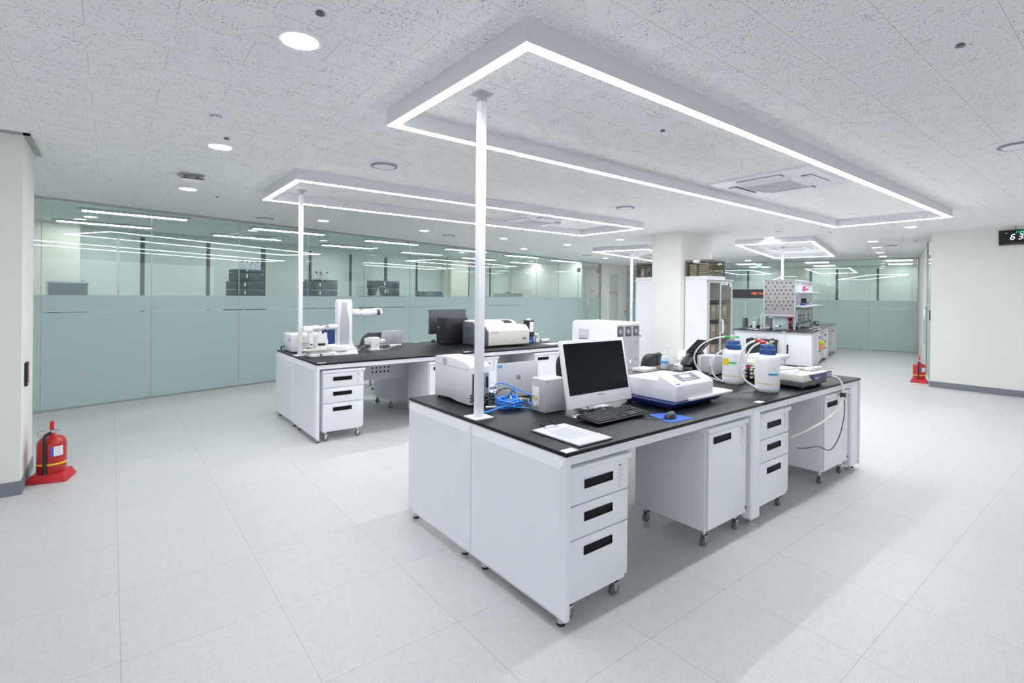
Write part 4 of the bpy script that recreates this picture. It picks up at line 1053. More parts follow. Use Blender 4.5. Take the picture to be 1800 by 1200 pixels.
box('screen', SCREEN, lid, .01, .315, .0061, .0068, .012, .19); box('lid_mark', LABELW, lid, .14, .17, -.0006, 0.0, .10, .105)
MB().tube([(.15, -.004, .19), (.19, -.006, .15), (.24, -.008, .08), (.28, -.03, .005)], .002, 6, 5).build('earphone_wire', LABELW, lid)

t = thing('computer_tower', 'black upright computer tower left of the cream spectrometer', 'computer', (2.085, 4.52, BH))
MB().box(0, .355, 0, .27, .006, .37, bv=.006).build('case', BLACK, t)
MB().box(-.006, -.0004, .006, .264, .01, .366, bv=.002).build('front_panel', BLACKM, t)
MB().cyl((-.0065, .20, .235), (-.012, .20, .235), .014).build('dial', MGREY, t); MB().cyl((-.0065, .235, .235), (-.010, .235, .235), .007).build('power_light', SKYB, t)
box('badge', SKYB, t, -.0075, -.0062, .10, .125, .03, .042)
feet(t, (.02, .33), (.02, .25), .006, .012)
t = thing('computer_monitor', 'dark monitor seen from behind next to the black computer tower', 'monitor', (2.42, 5.03, BH))
MB().box(-.32, .32, 0, .03, .11, .475, bv=.006).build('panel', DGREY, t); MB().box(-.31, .31, -.018, -.0004, .12, .36, bv=.008).build('back_cover', pm('monitor_back', (.05, .053, .06), .5), t)
box('socket_row', BLACK, t, -.22, -.10, -.021, -.0184, .15, .20)
box('screen', SCREEN, t, -.31, .31, .0302, .0312, .12, .465)
MB().box(-.03, .03, .0, .02, .01, .12).box(-.12, .12, -.08, .10, .001, .010, bv=.003).build('stand', BLACK, t)
t = thing('computer_mouse', 'black mouse on the robot bench below the dark monitor', 'mouse', (2.15, 5.00, BH), .6)
MB().lathe([(0, .036), (.018, .033), (.028, .020), (.031, .002), (0, .002)], (0, 0, 0), 24, Matrix.Diagonal((1.7, 1, 1, 1))).build('shell', BLACK, t)
t = thing('keyboard', 'black keyboard mostly hidden behind the black computer tower', 'keyboard', (2.22, 4.80, BH), .05)
MB().prism([(0, .002), (0, .012), (.12, .022), (.12, .002)], 'x', 0, .42, bv=.002).build('case', BLACK, t)
box('keys', KEYM, t, .01, .41, .012, .11, .0185, .0225)

t = thing('spectrometer', 'cream bench spectrometer with dark grey side and red lettering', 'lab instrument', (2.30, 3.83, BH))
MB().prism([(0, .030), (0, .218), (.075, .285), (.30, .288), (.31, .318), (.40, .342), (.58, .342), (.60, .33), (.60, .012), (.06, .010)], 'x', .022, .72, bv=.004).build('casing', CREAM, t)
MB().prism([(.012, .036), (.012, .214), (.082, .276), (.34, .276), (.36, .324), (.60, .324), (.60, .014), (.065, .014)], 'x', .0, .0215, bv=.002).build('side_cheek', pm('cheek_grey', (.10, .115, .14), .5), t)
box('side_vent', DGREY, t, -.0014, -.0003, .36, .52, .20, .25); box('side_vent', DGREY, t, -.0014, -.0003, .13, .20, .05, .10)
box('pull_tab', ORANGE, t, -.0018, -.0004, .33, .36, .305, .316)
text('Thermo', .034, REDP, t, (.058, -.0012, .190), FY); text('iS5', .022, INK, t, (.08, -.0012, .045), FY, shear=.2)
for x in (.60, .635): box('power_switch', BLACK, t, x, x+.014, -.003, -.0003, .088, .118)
MB().prism([(.305, .300), (.305, .318), (.395, .341), (.40, .33)], 'x', .50, .64).build('keypad', BLACK, t)
for x in (.40, .45): MB().box(x, x+.016, .316, .322, .312, .318).build('knob', DGREY, t)
MB().box(.10, .42, .10, .28, .2885, .294, bv=.003).build('sample_lid', WHITE2, t); MB().box(.46, .62, .17, .26, .2885, .293, bv=.002).build('sample_plate', SILVER, t)
feet(t, (.06, .66), (.09, .54), .012, .018)

t = thing('reading_tower', 'slim black upright reader with a white panel, right of the spectrometer', 'lab device', (3.20, 4.06, BH))
MB().box(0, .10, 0, .12, .09, .335, bv=.004).build('upper_case', BLACK, t); box('white_panel', LABELW, t, .016, .09, -.003, -.0004, .165, .31)
MB().prism([(.02, 0), (.10, 0), (.09, .089), (.045, .089)], 'y', .0, .12, bv=.003).build('blue_lower_case', BLUE, t)
MB().hexa([(.0, .0), (.085, .0), (.085, .08), (0, .08)], [(.02, .01), (.07, .01), (.07, .06), (.02, .06)], .3355, .36, .004).build('sensor_cap', WHITE2, t)
MB().cyl((.045, -.002, .347), (.045, .01, .347), .010).build('lens', BLACK, t); box('light_patch', SKYB, t, .022, .05, -.004, -.0004, .02, .05)
MB().tube([(.10, .05, .25), (.125, .03, .15), (.12, -.02, .03), (.08, -.05, .006), (.0, -.06, .006)], .005, 8, 5).build('cord', BLACK, t)
t = thing('hand_meter', 'small white desk meter with a tilted grey display at the end of the robot bench', 'lab device', (3.40, 4.16, BH), .1)
MB().prism([(-.02, .002), (.02, .13), (.035, .13), (.07, .002)], 'x', 0, .10, bv=.004).build('body', WHITE2, t)
R = Matrix.Translation((0, -.02, .002)) @ Matrix.Rotation(-math.atan2(.04, .128), 4, 'X')
MB().box(.02, .08, -.0016, -.0004, .045, .115, mat=R).build('display', pm('lcd_grey', (.35, .38, .34), .3), t)
t = thing('paper_roll', 'white paper roll lying at the end of the robot bench', 'paper roll', (3.46, 4.02, BH), .1)
MB().cyl((-.07, 0, .03), (.10, 0, .03), .028, seg=28).build('roll', PAPER, t); MB().cyl((-.0712, 0, .03), (-.0702, 0, .03), .012).build('core', BLACK, t)
t = thing('paper_sheets', 'white paper sheets lying at the right end of the robot bench', 'paper', (3.30, 3.68, BH), .1)
MB().box(0, .29, 0, .21, .001, .005).build('sheets', PAPER, t)

# ------------------------------------------------------------------ floor standing instrument
t = thing('tower_instrument', 'large white floor standing instrument with three fan vents, behind the all-in-one computer', 'lab instrument', (4.593, 3.60, 0))
MB().box(0, .62, .012, .93, .075, 1.085, bv=.022, seg=4).build('casing', WHITE2, t)
MB().box(.05, .585, .004, .0118, .12, 1.045, bv=.002).build('rear_plate', pm('plate_metal', (.46, .47, .50), .45, metal=.2), t)
for x0 in (.012, .205, .397):
    f = MB().box(x0+.03, x0+.155, -.004, .0036, .865, 1.02, bv=.010).build('fan_vent', DGREY, t)
    for i in range(4):
        MB().tube([(x0+.0925+(.012+.014*i)*math.cos(a*PI/8), -.0055, .9425+(.012+.014*i)*math.sin(a*PI/8)) for a in range(16)], .0022, 6, 1, True).build('guard_ring', MGREY, f)
    MB().cyl((x0+.0925, -.006, .9425), (x0+.0925, -.004, .9425), .03).build('fan_hub', LGREY, f)
for x, z in ((.47, .76), (.505, .76), (.47, .735), (.505, .735), (.40, .70), (.47, .50), (.505, .50), (.47, .475), (.505, .475), (.40, .40)):
    box('rear_slot', DGREY, t, x, x+.014, .0025, .0036, z, z+.012)
for x, z in ((.03, .83), (.60, .855), (.60, .32)): MB().cyl((x, .012, z), (x, -.004, z), .010).build('knurled_screw', BLACK, t)
box('metal_label', LABELW, t, .33, .385, .0022, .0036, .44, .48)
pl_ = box('data_plate', LGREY, t, -.0016, -.0002, .58, .80, .77, .95); box('plate_paper', PAPER, pl_, -.0026, -.0018, .60, .785, .84, .935); box('plate_print', BLUE, pl_, -.0026, -.0018, .60, .785, .78, .795)
box('front_cover', WHITE2, t, -.002, .622, .9302, .955, .075, 1.06, bv=.006)
casters(t, .62, .93)

# ------------------------------------------------------------------ glazed cabinets by the pillar and what they hold
def glazed_cabinet(label, x, y, rz):
    t = thing('glazed_cabinet', label, 'cabinet', (x, y, 0), rz, 'tall glazed cabinets')
    W_, D_, H_ = .80, .442, 1.812
    MB().box(0, .018, .02, D_, .05, H_-.02).build('side_panel', WHITE, t); MB().box(W_-.018, W_, .02, D_, .05, H_-.02).build('side_panel', WHITE, t)
    MB().box(.018, W_-.018, D_-.012, D_, .05, H_-.02).build('back_panel', LGREY, t)
    MB().box(-.008, W_+.008, -.012, D_, H_-.02, H_, bv=.003).build('top_panel', WHITE2, t); box('plinth', WHITE, t, 0, W_, .03, D_, 0, .05)
    box('floor_panel', WHITE, t, .018, W_-.018, .02, D_-.012, .0505, .07)
    for z in (.42, .78, 1.12, 1.46): MB().box(.018, W_-.018, .04, D_-.012, z-.009, z+.009).build('shelf', LGREY, t)
    for x0, hx in ((0.001, .36), (W_/2+.001, .03)):
        dr = bpy.data.objects.new('door', None); COL.objects.link(dr); dr.parent = t
        wd = W_/2-.002
        for a in ((x0, x0+.05, .055, H_-.03), (x0+wd-.03 if x0 < .1 else x0+wd-.05, x0+wd, .055, H_-.03), (x0, x0+wd, .055, .11), (x0, x0+wd, H_-.065, H_-.03)):
            pass
        fm = MB().box(x0, x0+(.05 if x0 < .1 else .022), 0, .019, .055, H_-.03).box(x0+wd-(.022 if x0 < .1 else .05), x0+wd, 0, .019, .055, H_-.03)
        fm.box(x0, x0+wd, .0005, .0185, .055, .11).box(x0, x0+wd, .0005, .0185, H_-.065, H_-.03); fm.build('door_frame', LGREY, dr)
        box('smoked_pane', SMOKEG, dr, x0+.02, x0+wd-.02, .008, .012, .10, H_-.06)
        hx_ = x0+wd-.012 if x0 < .1 else x0+.012
        MB().tube([(hx_, 0, 1.10), (hx_, -.04, 1.10), (hx_, -.045, 1.0), (hx_, -.045, .93), (hx_, -.04, .88), (hx_, 0, .88)], .010, 8, 4).build('door_handle', WHITE2, dr)
    return t
gc = glazed_cabinet('tall white cabinet with smoked glass doors, right of the middle pillar', 6.372, 3.104, 0)
text('CABINET', .05, INK, gc, (.43, -.0016, 1.728), FY, sx=.8); box('tape', LABELW, gc, .42, .64, -.0012, -.0002, 1.715, 1.775); box('tape', LABELW, gc, .70, .74, -.0012, -.0002, 1.68, 1.775)
glazed_cabinet('tall white cabinet left of the middle pillar, its side towards the camera', 7.172, 4.635, PI)
fb = thing('file_box', '', 'box', (0, 0, 0), 0, 'boxes inside the glazed cabinet')
MB().box(0, .155, 0, .26, .001, .235, bv=.003).build('carton', BOXBR, fb); box('spine_label', LABELW, fb, .04, .115, -.0014, -.0002, .12, .19)
nm = ['bottom', 'second', 'third', 'fourth']
first = True
for r, z in enumerate((.079+.001, .430, .790, 1.130)):
    for c_ in range(4):
        l = 'beige file box on the %s shelf of the glazed cabinet, %s from left' % (nm[r], ['first', 'second', 'third', 'fourth'][c_])
        px_ = (6.372+.045+.185*c_, 3.104+.08, z)
        if first: fb.location = px_; fb['label'] = l; first = False
        else: dup(fb, l, px_)
tb = thing('tool_case', 'red case standing low inside the glazed cabinet, behind its left door', 'box', (6.43, 3.13, .0715), 0)
MB().box(0, .30, 0, .05, .001, .14, bv=.006).build('case', REDP, tb); MB().tube([(.08, .025, .14), (.09, .025, .18), (.21, .025, .18), (.22, .025, .14)], .008, 8, 4).build('handle', REDP, tb)
def storage_box(label, x, y, z, rz):
    t = thing('storage_box', label, 'box', (x, y, z), rz, 'smoked folding storage boxes')
    w, d, h = .555, .43, .335
    MB().box(0, w, 0, d, .001, .05, bv=.004).build('tray_base', LABELW, t)
    MB().box(.006, w-.006, .006, .010, .05, h-.02).box(.006, w-.006, d-.010, d-.006, .05, h-.02).box(.006, .010, .010, d-.010, .05, h-.02).box(w-.010, w-.006, .010, d-.010, .05, h-.02).build('smoked_walls', SMOKEP, t)
    m = MB()
    for x0 in (.002, w-.022):
        for y0 in (.002, d-.022): m.box(x0, x0+.02, y0, y0+.02, .05, h-.02)
    m.box(.0, w, 0, .02, h-.04, h-.02).box(0, w, d-.02, d, h-.04, h-.02).box(0, .02, .02, d-.02, h-.04, h-.02).box(w-.02, w, .02, d-.02, h-.04, h-.02)
    m.build('frame', pm('box_frame', (.16, .15, .14), .4), t)
    MB().box(-.003, w+.003, -.003, d+.003, h-.0195, h, bv=.003).build('lid', pm('box_lid', (.24, .23, .21), .4), t)
    MB().box(.05, w-.05, -.004, .002, .085, h-.06, bv=.003).box(.08, w-.08, -.005, -.0042, .11, h-.09).build('front_flap', SMOKEP, t)
    for x in (.07, w-.10): box('latch', BLACK, t, x, x+.03, -.008, -.0042, h-.085, h-.06)
    box('label_plate', LABELW, t, w*.55, w*.55+.05, -.008, -.0045, h-.09, h-.06); box('lid_clip', LABELW, t, -.012, -.0032, .15, .28, h-.05, h-.005)
    return t
storage_box('smoked storage box with a stack of cartons, on the cabinet right of the pillar', 6.374, 3.112, 1.8125, 0)
storage_box('smoked storage box on the cabinet left of the middle pillar', 6.93, 4.627, 1.8125, PI)
sb = thing('small_carton', '', 'box', (0, 0, 0), 0, 'cartons inside the storage box')
MB().box(0, .17, 0, .14, .0, .038, bv=.002).build('carton', BOXBR, sb); box('carton_seam', pm('dark_seam', (.15, .12, .1), .7), sb, -.0012, -.0002, .0, .14, .032, .035)
for i in range(5):
    for j in range(2):
        l = 'small beige carton in the storage box right of the pillar, %s layer, %s stack' % (['bottom', 'second', 'third', 'fourth', 'top'][i], ['front', 'back'][j])
        p_ = (6.374+.03, 3.112+.05+.18*j, 1.8125+.052+.0405*i)
        if i == j == 0: sb.location = p_; sb['label'] = l
        else: dup(sb, l, p_)
for i, (dx, w_, c_) in enumerate(((.30, .10, BLUE), (.44, .08, BOXBR))):
    o = thing('parts_bag', ['blue and clear parts bag in the storage box left of the pillar', 'beige carton in the storage box left of the pillar'][i], 'bag', (6.40, 4.30+.15*i, 1.866), .1)
    MB().box(0, .12, 0, w_, 0.0, .17, bv=.02).build('bag', [pm('bag_foil', (.35, .38, .42), .3), BOXBR][i], o); box('bag_label', [BLUE, LABELW][i], o, -.0012, -.0003, .02, .06, .04, .10)

# ------------------------------------------------------------------ sink island in the turned part of the hall
ISL = thing('sink_island', 'far white lab island with a sink, reflective black top and white legs', 'lab bench', SXY(9.98, .14), .247)
LI, WI = 4.68, 1.53
TOPG = pm('glossy_worktop', (.020, .026, .026), .10, spec=.7)
MB().box(0, LI, 0, WI, .78, .80, bv=.003).build('worktop', TOPG, ISL)
MB().box(.05, .62, .02, WI-.02, .10, .7795, bv=.002).build('sink_cabinet', WHITE, ISL); box('plinth', DGREY, ISL, .09, .60, .05, WI-.05, 0, .0995)
for y0, y1, hy in ((.025, .50, .455), (.505, 1.02, .56), (1.025, WI-.025, 1.07)):
    dr = MB().box(.030, .0495, y0, y1, .115, .735, bv=.002).build('door', WHITE, ISL)
    if y0 < .1: MB().box(.0285, .0299, hy-.012, hy+.022, .33, .52).build('handle', BLACK, dr)
for y0 in (.0, WI-.08):
    for x0 in (.78, 2.55, LI-.18): MB().box(x0, x0+.12, y0, y0+.08, .04, .7795, bv=.006).build('leg', WHITE, ISL); MB().cyl((x0+.06, y0+.04, 0), (x0+.06, y0+.04, .04), .025).build('levelling_foot', LGREY, ISL)
    box('apron_rail', WHITE, ISL, .63, LI-.03, y0+.02, y0+.055, .735, .7795)
box('modesty_panel', WHITE, ISL, .63, LI-.04, WI/2-.01, WI/2+.01, .3, .7795)
MB().box(.26, .60, .56, 1.10, .8004, .8016).build('sink_rim', BLACKM, ISL); MB().box(.29, .57, .59, 1.07, .8017, .8022).build('sink_basin', pm('sink_black', (.004, .004, .005), .3), ISL)
box('edge_label', LABELW, ISL, -.0016, -.0003, .50, .56, .784, .796)
def isl(lx, ly, lz=0.0):
    c_, s_ = math.cos(.247), math.sin(.247); o = SXY(9.98, .14)
    return (o[0]+lx*c_-ly*s_, o[1]+lx*s_+ly*c_, lz)
drawer_pedestal('drawer pedestal under the sink island, next to the yellow and orange bins', isl(1.00, .02), .247, w=.5)
drawer_pedestal('drawer pedestal under the sink island, just before its middle leg', isl(1.98, .02), .247, w=.5)
door_pedestal('door pedestal at the far end under the sink island', isl(3.75, .02), .247, w=.62)
t = thing('waste_bin', 'yellow lidded bin hooked on the sink island', 'bin', isl(.90, -.10, .50), .247)
MB().hexa([(0, 0), (.09, 0), (.09, .10), (0, .10)], [(-.01, -.01), (.10, -.01), (.10, .10), (-.01, .10)], .0, .07, .004).build('tub', pm('bin_yellow', (.75, .68, .06), .4), t)
t = thing('waste_bin', 'orange bin under the yellow one on the sink island', 'bin', isl(.90, -.10, .38), .247)
MB().hexa([(.01, .01), (.08, .01), (.08, .09), (.01, .09)], [(0, 0), (.09, 0), (.09, .10), (0, .10)], .0, .115, .004).build('tub', pm('bin_orange', (.85, .35, .16), .4), t)

# shelf rack with pegboard
t = thing('shelf_rack', 'white two-tier reagent shelf standing on the sink island', 'shelf', isl(0, 0, BH), .247)
for x0 in (.78, 1.45, 3.30):
    for y0 in (.42, 1.02):
        MB().box(x0, x0+.05, y0+.01, y0+.06, .001, 1.10, bv=.004).build('post', WHITE2, t)
for z in (.52, .83):
    MB().box(.74, 3.40, .20, 1.02, z-.012, z+.012, bv=.003).build('shelf', WHITE2, t)
MB().box(.74, 3.38, .40, 1.08, 1.085, 1.105, bv=.003).build('top_rail', WHITE2, t)
MB().box(.80, 3.33, .462, .472, .545, .815).box(.80, 3.33, .462, .472, .845, 1.08).build('back_panel', pm('rack_back', (.72, .74, .79), .5), t)
for x0, x1 in ((.84, 1.44), (1.50, 3.28)):
    hp_ = MB().prism([(.40, .16), (.47, .08), (1.03, .08), (1.10, .16), (1.10, .44), (.40, .44)], 'x', x0, x1, bv=.004).build('service_trunking', pm('trunk_grey', (.50, .54, .57), .5), t)
    for i in range(2):
        for z in (.18, .27): box('power_outlet', BLACK, hp_, x0+.12+.6*(x1-x0)*i*.7, x0+.24+.6*(x1-x0)*i*.7, .395, .3995, z, z+.06)
t = thing('pegboard', 'grey drying pegboard with rows of holes and clear pegs, on the sink island', 'pegboard', isl(.64, .43, BH), .247)
MB().box(0, .03, 0, .60, .30, 1.09, bv=.003).build('board', PEGGREY, t)
m = MB().box(-.012, .04, -.015, .0, .29, 1.10).box(-.012, .04, .60, .615, .29, 1.10).box(-.012, .04, -.015, .615, 1.09, 1.105); m.build('frame', LGREY, t)
MB().box(-.06, .0, -.01, .61, .29, .325, bv=.004).build('drip_tray', LGREY, t)
PEGCLEAR = pm('clear_peg', (.70, .74, .80), .2, alpha=.55)
for r in range(8):
    off = 0 if r in (1, 3, 5, 7) else .045
    for i in range(7 if off == 0 else 6):
        y_, z_ = .033+off+i*.089, 1.03-r*.083
        peg = (r, i) in ((1, 1), (1, 3), (1, 5), (4, 1), (4, 3), (4, 5), (7, 1), (7, 3), (7, 6))
        if peg: MB().cyl((-.002, .60-y_, z_), (-.05, .60-y_, z_+.03), .006).build('peg', PEGCLEAR, t)
        else: MB().cyl((-.0015, .60-y_, z_), (.0005, .60-y_, z_), .015, seg=14).build('peg_hole', BLACK, t)
MB().box(.03, .07, .12, .44, .001, .29, bv=.003).build('support_panel', pm('pale_blue_panel', (.55, .64, .66), .45), t)
x, y, z = isl(.86, .71, 1.9055); pole('white square pole rising from the shelf rack on the sink island', x, y, z, .05, .247)
t = thing('sink_tap', 'chrome swan neck sink tap on the sink island', 'tap', isl(.53, .80, BH), .247)
MB().cyl((0, 0, 0), (0, 0, .10), .020).tube([(0, 0, .08), (0, 0, .20), (-.01, .02, .255), (-.03, .06, .27), (-.05, .10, .255)], .013, 10, 5).build('spout', CHROME, t); MB().cyl((0, -.02, .07), (0, -.10, .075), .012).build('lever', CHROME, t); box('lever_grip', BLACK, t, -.012, .012, -.13, -.10, .06, .10)
t = thing('water_tap', 'white goose neck laboratory tap with green knob on the sink island', 'tap', isl(.70, 1.10, BH), .247)
MB().cyl((0, 0, 0), (0, 0, .03), .03).tube([(0, 0, .02), (0, 0, .26), (0, -.02, .33), (0, -.06, .355), (0, -.10, .33), (0, -.11, .26)], .014, 10, 5).build('neck', LABELW, t); MB().cyl((-.01, .04, .12), (-.06, .07, .12), .018).build('green_knob', GREEN, t)
MB().cyl((0, .01, .12), (0, .05, .12), .015).build('valve', LGREY, t)
t = thing('eyewash_spray', 'black handheld eyewash spray with red head and base on the sink island', 'eyewash', isl(.55, .50, BH), .247)
MB().cyl((0, 0, 0), (0, 0, .035), .026).build('base', REDP, t); MB().cyl((0, 0, .035), (0, 0, .16), .018).build('grip', BLACK, t); MB().cyl((-.01, 0, .15), (-.01, 0, .20), .028).build('collar', REDP, t)
MB().lathe([(.018, 0), (.055, .05), (.055, .06), (0, .06)], (0, 0, .20), 20).build('cup', BLACK, t); MB().cyl((0, 0, .261), (0, 0, .275), .05).build('dust_cap', REDP, t)
t = thing('safety_sign', 'small dark green standing sign with a white cross on the sink island', 'sign', isl(2.05, .19, BH), .247)
MB().prism([(0, .001), (.02, .16), (.026, .16), (.06, .001)], 'y', -.07, .07).build('stand', LABELW, t)
sg = MB().prism([(-.0022, .03), (.0142, .155), (.0150, .155), (-.0012, .03)], 'y', -.066, .066).build('green_face', pm('sign_teal', (.03, .09, .10), .4), t)
MB().box(-.0015, .004, -.034, -.016, .085, .135).box(-.0015, .004, -.050, .0, .102, .118).build('white_cross', LABELW, sg); box('sign_text', LABELW, sg, -.0030, .0, .0, .045, .05, .062)
t = thing('soap_bottle', 'small clear bottle left of the white tap on the sink island', 'bottle', isl(.80, 1.27, BH), .247)
MB().lathe([(0, 0), (.04, 0), (.04, .12), (.02, .14), (.02, .16)], seg=20).build('bottle', SOAPM, t); MB().cyl((0, 0, .16), (0, 0, .18), .022).build('cap', GREEN, t)
t = thing('bench_balance', 'dark instrument with a grey hood behind the white tap on the sink island', 'lab device', isl(1.10, 1.32, BH), .247)
MB().box(-.10, .10, -.12, .08, .001, .05, bv=.006).build('base', BLACK, t); MB().prism([(-.08, .05), (.09, .05), (.05, .22), (-.02, .24)], 'y', -.08, .05, bv=.01).build('hood', MGREY, t)
for lx, ly, z_, sz, mm, l, nme in ((.95, .27, .532, (.12, .10, .05), BLUE, 'blue rack on the lower shelf of the rack, nearest the pegboard', 'tube_rack'), (1.18, .27, .532, (.16, .10, .03), PINK, 'flat pink tray on the lower shelf of the rack', 'tray'),
    (1.75, .27, .532, (.34, .10, .06), pm('pale_blue_box', (.55, .68, .85), .5), 'pale blue box on the lower shelf of the rack', 'glove_box'), (1.62, .34, .532, (.10, .10, .16), BLACK, 'black microscope part on the lower shelf of the rack', 'microscope_part'),
    (1.0, .25, .842, (.34, .10, .035), pm('powder_blue', (.35, .52, .82), .5), 'pale blue tray on the upper shelf of the rack', 'tray'), (1.05, .25, .879, (.28, .10, .03), DGREY, 'dark grey block on the blue tray of the upper shelf', 'heating_block'), (.84, .25, .842, (.05, .05, .12), pm('magenta', (.65, .05, .25), .5), 'magenta bottle on the upper shelf of the rack', 'bottle')):
    o = thing(nme, l, nme.replace('_', ' '), isl(lx, ly, BH+z_), .247); MB().box(0, sz[0], 0, sz[1], .001, sz[2], bv=.006).build('body', mm, o)
    MB().box(sz[0]*.15, sz[0]*.85, sz[1]*.15, sz[1]*.85, sz[2]+.0003, sz[2]+.004, bv=.001).build('cap', LABELW, o)
# black carrying case
t = thing('carrying_case', 'black hard carrying case with a top handle, standing in front of the sink island', 'case', isl(-.19, .62, 0), .247)
MB().box(0, .075, 0, .60, .001, .62, bv=.01).build('shell_half', BLACKM, t); MB().box(.077, .15, 0, .60, .001, .62, bv=.01).build('shell_half', BLACKM, t)
MB().tube([(.075, .20, .62), (.075, .21, .655), (.075, .24, .665), (.075, .38, .665), (.075, .41, .655), (.075, .42, .62)], .010, 8, 4).build('handle', SILVER, t)
for y0 in (.06, .47): MB().box(.05, .10, y0, y0+.07, .6205, .640, bv=.003).build('latch', DGREY, t)
box('side_label', LABELW, t, .05, .09, -.0022, -.0004, .22, .56)

# room sign on the far glass
o = thing('room_sign', 'dark sign panel with orange room lettering on the far glass wall', 'sign', SXY(SG, 2.66, 1.62), TH)
MB().box(-.016, -.002, -.47, .48, -.145, .145).build('panel', pm('sign_dark', (.030, .042, .048), .25), o); MB().box(-.017, -.0165, -.48, .49, -.165, -.147).box(-.017, -.0165, -.48, .49, .147, .16).build('border', LGREY, o)
text('ABC Room', .105, em('orange_sign_text', (.95, .16, .04), .9), o, (-.0175, -.10, -.02), FX)

# ------------------------------------------------------------------ fire extinguishers, clock, switches
t = thing('fire_extinguisher', 'red fire extinguisher on a red floor stand beside the left pillar', 'fire extinguisher', (-1.955, 3.83, 0), -.25)
MB().hexa([(-.13, -.115), (.13, -.115), (.13, .115), (-.13, .115)], [(-.10, -.095), (.10, -.095), (.10, .095), (-.10, .095)], .001, .065, .006).build('floor_stand', REDP, t)
MB().lathe([(0, .060), (.088, .060), (.092, .068), (.092, .285), (.086, .312), (.068, .335), (.040, .348), (.022, .352), (.022, .37), (0, .37)], seg=36).build('cylinder', RED, t)
MB().lathe([(.0930, .130), (.0932, .133), (.0932, .140), (.0930, .143)], seg=36).build('yellow_band', YELLOW, t)
m = MB().cyl((0, 0, .37), (0, 0, .395), .018).box(-.02, .02, -.05, .03, .392, .400); m.build('valve', CHROME, t)
MB().prism([(-.01, .40), (.012, .40), (.012, .455), (.002, .462), (-.01, .45)], 'x', -.012, .012, bv=.003).build('squeeze_lever', REDP, t)
MB().tube([(.0, -.03, .375), (-.01, -.105, .36), (-.01, -.108, .25), (-.01, -.106, .12)], .011, 10, 5).build('hose', BLACK, t); MB().cyl((-.01, -.106, .12), (-.01, -.106, .075), .012, .016).build('nozzle', BLACK, t)
MB().tube([(-.02, 0, .385), (-.07, -.02, .39), (-.075, -.03, .355), (-.03, -.03, .365)], .003, 6, 5).tube([(.02, 0, .385), (.05, -.02, .395), (.06, -.02, .375)], .003, 6, 5).build('safety_pin', STEEL, t)
m = MB(); m2 = MB()
for i in range(8):
    a = -1.35+i*.11; b = a+.11
    (m2 if i < 2 else m).quad((.0935*math.cos(a), .0935*math.sin(a), .20), (.0935*math.cos(b), .0935*math.sin(b), .20), (.0935*math.cos(b), .0935*math.sin(b), .275), (.0935*math.cos(a), .0935*math.sin(a), .275))
m.build('white_label', LABELW, t); m2.build('blue_label', pm('label_blue', (.08, .12, .60), .5), t)
m = MB()
for i in range(7):
    a = -1.0+.012; 
    for j in range(4):
        a = -1.05+.11*j; m.quad((.0938*math.cos(a), .0938*math.sin(a), .208+.009*i), (.0938*math.cos(a+.075), .0938*math.sin(a+.075), .208+.009*i), (.0938*math.cos(a+.075), .0938*math.sin(a+.075), .211+.009*i), (.0938*math.cos(a), .0938*math.sin(a), .211+.009*i))
m.build('label_print', INK, t)
dup(t, 'red fire extinguisher on a red floor stand at the corner of the right wall', (9.86, 1.03, 0), -1.35)

t = thing('digital_clock', 'black digital wall clock with white digits, cut by the right edge of the picture', 'clock', (9.452, -.06, 2.36), 0)
MB().box(-.035, -.0005, -.62, 0, 0, .232, bv=.004).build('case', BLACK, t); MB().box(-.0365, -.0355, -.612, -.008, .008, .224).build('screen', pm('clock_glass', (.004, .004, .006), .06, spec=.5), t)
def seg(d, y, z, h, mat, name):
    w = h*.5; S_ = {'a': (0, 1), 'g': (0, .5), 'd': (0, 0), 'f': (0, .5, 1), 'b': (1, .5, 1), 'e': (0, 0, .5), 'c': (1, 0, .5)}
    on = {'0': 'abcdef', '1': 'bc', '2': 'abged', '3': 'abgcd', '4': 'fgbc', '5': 'afgcd', '6': 'afgedc', '7': 'abc', '8': 'abcdefg', '9': 'abcdfg'}[d]
    m = MB(); th = h*.13
    sh = lambda zz: -zz*.22
    for q in on:
        if q in 'agd':
            z0 = z+S_[q][1]*h; y0 = y-h*.06+sh(z0-z); m.box(-.0374, -.0368, y0-w+h*.08, y0, z0-th/2, z0+th/2)
        else:
            i, z0, z1 = S_[q]; yy = y-(w if i else 0)
            m.merge((lambda b: b)(_slab(yy, z+z0*h+th*.3, z+z1*h-th*.3, th, sh, z)))
    return m.build(name, mat, t)
def _slab(y, z0, z1, th, sh, zb):
    b = bmesh.new(); v = []
    for x in (-.0374, -.0368):
        for (yy, zz) in ((y+sh(z0-zb)+th/2, z0), (y+sh(z0-zb)-th/2, z0), (y+sh(z1-zb)-th/2, z1), (y+sh(z1-zb)+th/2, z1)): v.append(b.verts.new((x, yy, zz)))
    b.faces.new(v[:4]); b.faces.new(v[4:])
    for i in range(4): b.faces.new((v[i], v[(i+1) % 4], v[4+(i+1) % 4], v[4+i]))
    bmesh.ops.recalc_face_normals(b, faces=b.faces[:]); return b
seg('6', -.135, .085, .075, LEDWHT, 'white_digit'); seg('3', -.222, .085, .075, LEDWHT, 'white_digit'); seg('0', -.285, .085, .075, LEDWHT, 'white_digit')
for i, (d, y) in enumerate((('1', -.185), ('1', -.208), ('2', -.240), ('4', -.265))): seg(d, y, .180, .026, LEDGRN, 'green_digit')
box('small_mark', LGREY, t, -.0372, -.0367, -.105, -.07, .178, .188)
MB().cyl((-.004, -.19, .233), (-.004, -.19, .29), .004).build('hanging_wire', BLACK, t)

